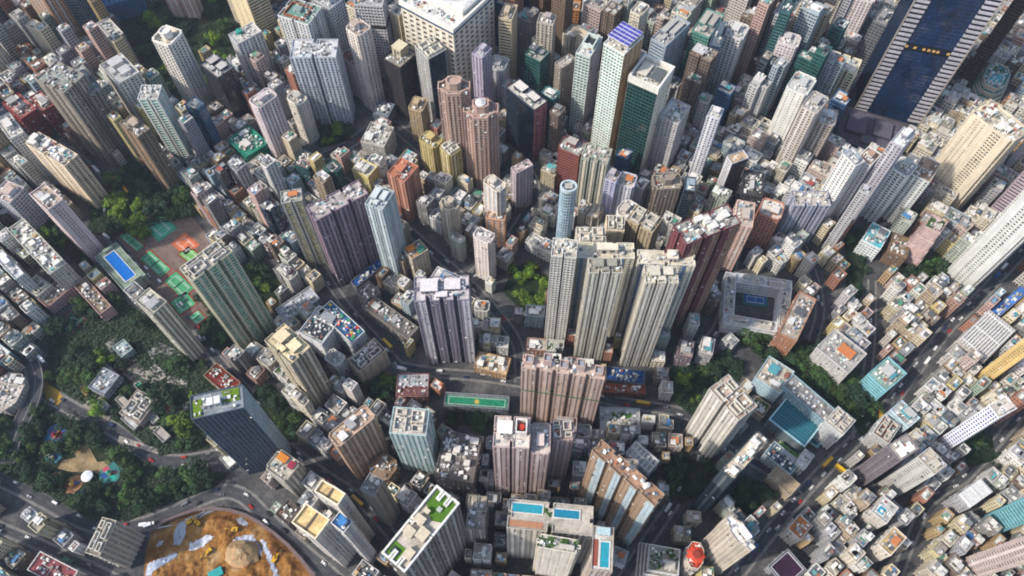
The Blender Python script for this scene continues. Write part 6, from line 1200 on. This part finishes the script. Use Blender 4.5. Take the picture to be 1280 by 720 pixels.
# ---------------------------------------------------------------- vehicles
def veh_meshes():
    out = {}
    def body(profile, wd, z0=.3):     # side profile extruded, cabin tapered
        b = MB(); n = len(profile); h = wd/2
        for s in (-1, 1):
            for (x, z) in profile: b.v.append((x, s*h*(1 if z < 1.0 else .84), z))
        for i in range(n): j = (i+1) % n; b.f.append((i, j, n+j, n+i)); b.c.append((1, 1, 1, 1))
        b.f += [tuple(range(n))[::-1], tuple(range(n, 2*n))]; b.c += [(1, 1, 1, 1)]*2
        return b
    car = body([(-2.2, .35), (2.2, .35), (2.25, .8), (1.2, 1.0), (.5, 1.45), (-1.2, 1.48), (-2.0, 1.02), (-2.25, .9)], 1.85)
    g = MB(); g.box(-1.15, .45, -.68, .68, 1.4, 1.5); g2 = MB()
    for (a, c2) in (((.52, 1.40), (1.16, 1.03)), ((-1.24, 1.42), (-1.95, 1.05))): g2.face([(a[0], -.7, a[1]+.04), (c2[0], -.82, c2[1]+.04), (c2[0], .82, c2[1]+.04), (a[0], .7, a[1]+.04)])
    for s in (-1, 1): g2.face([(-1.1, s*.8, 1.4), (.45, s*.8, 1.4), (1.0, s*.9, 1.05), (-1.7, s*.9, 1.05)])
    wh = MB(); n = 10
    wh.v = [(.34*cos(2*pi*i/n), y, .34+.34*sin(2*pi*i/n)) for y in (-.12, .12) for i in range(n)]
    wh.f = [(i, (i+1) % n, n+(i+1) % n, n+i) for i in range(n)]+[tuple(range(n)), tuple(range(n, 2*n))]; wh.c = [(.02, .02, .02, 1)]*(n+2)
    out['car'] = (car.mesh('body', M['car']), g2.mesh('windows', M['paint'] if False else M['plain']), wh.mesh('wheel', M['paint']), 1.35, .85)
    van = body([(-2.6, .4), (2.5, .4), (2.6, 1.0), (1.9, 1.3), (1.4, 2.1), (-2.6, 2.15)], 2.0); g = MB(); g.face([(1.44, -.8, 2.08), (1.92, -.84, 1.33), (1.92, .84, 1.33), (1.44, .8, 2.08)])
    for s in (-1, 1): g.face([(.4, s*.92, 1.9), (1.3, s*.92, 1.9), (1.7, s*.92, 1.35), (.4, s*.95, 1.35)])
    out['van'] = (van.mesh('body', M['car']), g.mesh('windows', M['plain']), out['car'][2], 1.6, .9)
    bus = MB(); bus.box(-5.6, 5.6, -1.25, 1.25, .5, 4.1); bus.box(-4.5, -2.5, -.8, .8, 4.1, 4.4, (.5, .5, .5, 1)); bus.box(1, 2.6, -.7, .7, 4.1, 4.3, (.6, .6, .6, 1)); g = MB()
    for z in (1.3, 2.9):
        g.box(-5.3, 5.62, -1.28, 1.28, z, z+.8)
    out['bus'] = (bus.mesh('body', M['car']), g.mesh('windows', M['plain']), out['car'][2], 3.6, 1.1)
    tr = MB(); tr.box(-4, 1.6, -1.2, 1.2, .9, 3.3); tr.box(2.0, 3.8, -1.1, 1.1, .5, 2.5, (.8, .8, .8, 1)); tr.box(-4, 3.6, -.5, .5, .5, .9, (.05, .05, .05, 1)); g = MB(); g.face([(3.83, -1, 2.3), (3.83, 1, 2.3), (3.83, 1, 1.5), (3.83, -1, 1.5)])
    out['truck'] = (tr.mesh('body', M['car']), g.mesh('windows', M['plain']), out['car'][2], 2.7, 1.0)
    return out
VM = veh_meshes()
def vehicle(kind, x, y, rz, col, label, group=None, z=.03):
    t = thing({'car': 'parked_car'}.get(kind, kind) if kind != 'car' else 'car', label, kind, (x, y, z), rz, group)
    bm, gm, wm, wx, wy = VM[kind]
    for nm, me, cc in (('body', bm, col), ('windows', gm, (.02, .025, .03, 1))):
        o = bpy.data.objects.new(nm, me); C.objects.link(o); o.parent = t; o.color = cc
    for sx in (-1, 1):
        for sy in (-1, 1): o = bpy.data.objects.new('wheel', wm); C.objects.link(o); o.parent = t; o.location = (sx*wx, sy*wy, 0)
CARC = [('white', lin('dcdcda')), ('white', lin('e2e2e0')), ('black', lin('1a1b1e')), ('silver', lin('a9abae')), ('red', lin('b02420')), ('dark blue', lin('1c2f55')), ('white', lin('d9d9d6')), ('grey', lin('6a6c70'))]
r = random.Random(21)
SPACING = [20, 46, 40, 34, 36, 22, 26, 34, 34, 22, 50, 30, 40, 34, 40, 50, 70]
nveh = 0
RSHORT = {'long diagonal avenue running down the right side': 'diagonal avenue', 'street winding down between low blocks at lower right': 'winding street at lower right', 'cross street running from the avenue to the lower left': 'avenue cross street', 'broad street below the cream estate': 'broad central street', 'straight street beside the long grey brown school': 'school street',
 'street beside the tennis courts': 'tennis court street', 'street with taxis and buses at the head of the dark trees': 'bus stand street', 'dark market street crossing the centre': 'dark market street', 'street below the blue grey twin winged tower': 'upper street', 'curved junction below the mauve beige tower': 'curved junction', 'lane beside the walled school right of the cream estate': 'school lane',
 'curved road round the park at lower left': 'park ring road', 'service road along the bottom left edge': 'bottom left service road', 'dual road curving past the terraced park': 'dual road', 'street along the right of the teal complex': 'campus street', 'street between low blocks on the right': 'right hand side street', 'lane between the low rows above the avenue': 'lane above the avenue'}
def vlabel(cn, kd, desc, px, py):
    for n in range(6):
        dr, lm = where(px, py, n); lb = f'{cn} {kd} on the {RSHORT[desc]} {dr} the {lm}'
        if len(lb.split()) <= 16 and lb not in labels_used: labels_used[lb] = 1; return lb, f'{kd}s on the {RSHORT[desc]}'
    return f'{cn} {kd} among the traffic on the {RSHORT[desc]}', f'{cn} {kd}s among the traffic on the {RSHORT[desc]}'
for (pts, wd, desc), sp in zip(ROADS, SPACING):
    for side in (-1, 1):
        lane = side*(wd/4); acc = r.uniform(0, sp)
        for a, c in zip(pts, pts[1:]):
            L = math.hypot(c[0]-a[0], c[1]-a[1]); 
            while acc < L:
                f = acc/L; ux, uy = (c[0]-a[0])/L, (c[1]-a[1])/L; off = lane if wd < 10.5 or r.random() < .5 else side*(wd/4+ r.choice((-1.6, 1.6)))
                if wd < 10.5 and r.random() < .45: off = side*(wd/2-1.2)
                x, y = a[0]+ux*L*f-uy*off, a[1]+uy*L*f+ux*off; rz = math.atan2(uy, ux)+(0 if side < 0 else pi)
                px, py = to_px(x, y)
                if -5 < px < 1285 and -5 < py < 725:
                    kd = r.choices(('car', 'van', 'truck', 'bus'), (78, 14, 5, 3))[0]; cn, cc = r.choice(CARC)
                    if kd == 'bus': cn, cc = r.choice((('yellow', lin('c9a020')), ('white', lin('d9d9d6')), ('red', lin('a8241c'))))
                    if kd == 'truck': cn, cc = r.choice((('white', lin('dcdcda')), ('blue', lin('2a4f8a')), ('green', lin('2a6a48'))))
                    vehicle(kd, x, y, rz, cc, *vlabel(cn, kd, desc, px, py), .14); nveh += 1
                acc += sp*r.uniform(.5, 1.6)
            acc -= L
def vpx(kind, p, q, col, label, z=.14):
    a, c = at(*p, z), at(*q, z); vehicle(kind, a[0], a[1], math.atan2(c[1]-a[1], c[0]-a[0]), lin(col), label, None, z)
vpx('bus', (485, 431), (490, 436), 'd9b81c', 'bright yellow double decker bus beside the long grey brown school')
vpx('bus', (32, 434), (38, 437), '1f7a50', 'green bus on the curved flyover at the left edge', 8.1)
vpx('truck', (53, 450), (58, 456), 'e0e0e0', 'long white truck where the flyover bends at left', 8.1)
vpx('bus', (36, 423), (42, 426), 'e0e2e4', 'white bus above the green one at the left edge')
vpx('bus', (126, 549), (134, 553), 'dfe2e6', 'white bus on the dual road beside the playground park')
vpx('bus', (143, 223), (147, 228), 'd2901c', 'amber bus topmost of the amber buses at the taxi stand')
vpx('bus', (144, 234), (148, 238), 'cf8a1a', 'amber bus second down at the taxi stand')
vpx('bus', (158, 239), (161, 243), 'cf9a1c', 'amber bus nearest the dark trees')
vpx('bus', (122, 214), (127, 219), 'e0e0dc', 'white bus uphill of the amber buses')
vpx('truck', (152, 231), (156, 235), 'e0e0de', 'white truck between the amber buses and the dark trees')
vpx('truck', (153, 242), (158, 246), 'dcdcda', 'white truck lowest in the queue of amber buses')
vpx('bus', (1051, 588), (1056, 592), 'd9b01c', 'yellow bus parked beside the avenue at lower right')
vpx('truck', (182, 656), (188, 655), 'dfe2e6', 'white truck between the stepped concrete block and the orange site')
vpx('van', (161, 323), (165, 327), 'e2e2e0', 'white van on the street right beside the blue pool')
vpx('van', (171, 331), (176, 335), 'e2e2e2', 'larger white van a little below the blue pool')
# long low fence of the street edge and blue hoarding near the mauve tower
def wall_px(px, h, th, col, name, label, cat):
    t = thing(name, label, cat); b = MB(); pts = [at(*p) for p in px]; strip(b, pts, th/2, -th/2, h, 0, lin(col)); b.build('wall_face', M['paint'], t)
    c2 = MB(); strip(c2, pts, th/2+.15, -th/2-.15, h+.25, h, lin('b5b5b0')); c2.build('coping', M['paint'], t)
wall_px([(258, 640), (230, 655), (195, 662)], 3, .5, '8a8f9a', 'hoarding', 'grey hoarding along the upper left rim of the orange site', 'hoarding')
wall_px([(470, 695), (460, 680)], 2, .4, '9a9a96', 'garden_wall', 'short garden wall below the pale yellow roofed towers', 'wall')
print('vehicles', nveh, 'objects', len(bpy.data.objects))
# ---------------------------------------------------------------- thin city haze
hm = bpy.data.materials.new('thin_city_haze'); hm.use_nodes = True; hn = hm.node_tree; hn.nodes.remove(hn.nodes['Principled BSDF'])
pv = hn.nodes.new('ShaderNodeVolumePrincipled'); pv.inputs['Color'].default_value = (.72, .84, 1, 1); pv.inputs['Density'].default_value = .00006; pv.inputs['Anisotropy'].default_value = .2
hn.links.new(pv.outputs[0], hn.nodes['Material Output'].inputs['Volume'])
b = MB(); b.box(-9500, 9500, -6500, 12500, -1.5, 612, None, True); o = b.build('haze', hm); o['kind'] = 'stuff'
print('vehicles', nveh, 'objects', len(bpy.data.objects))
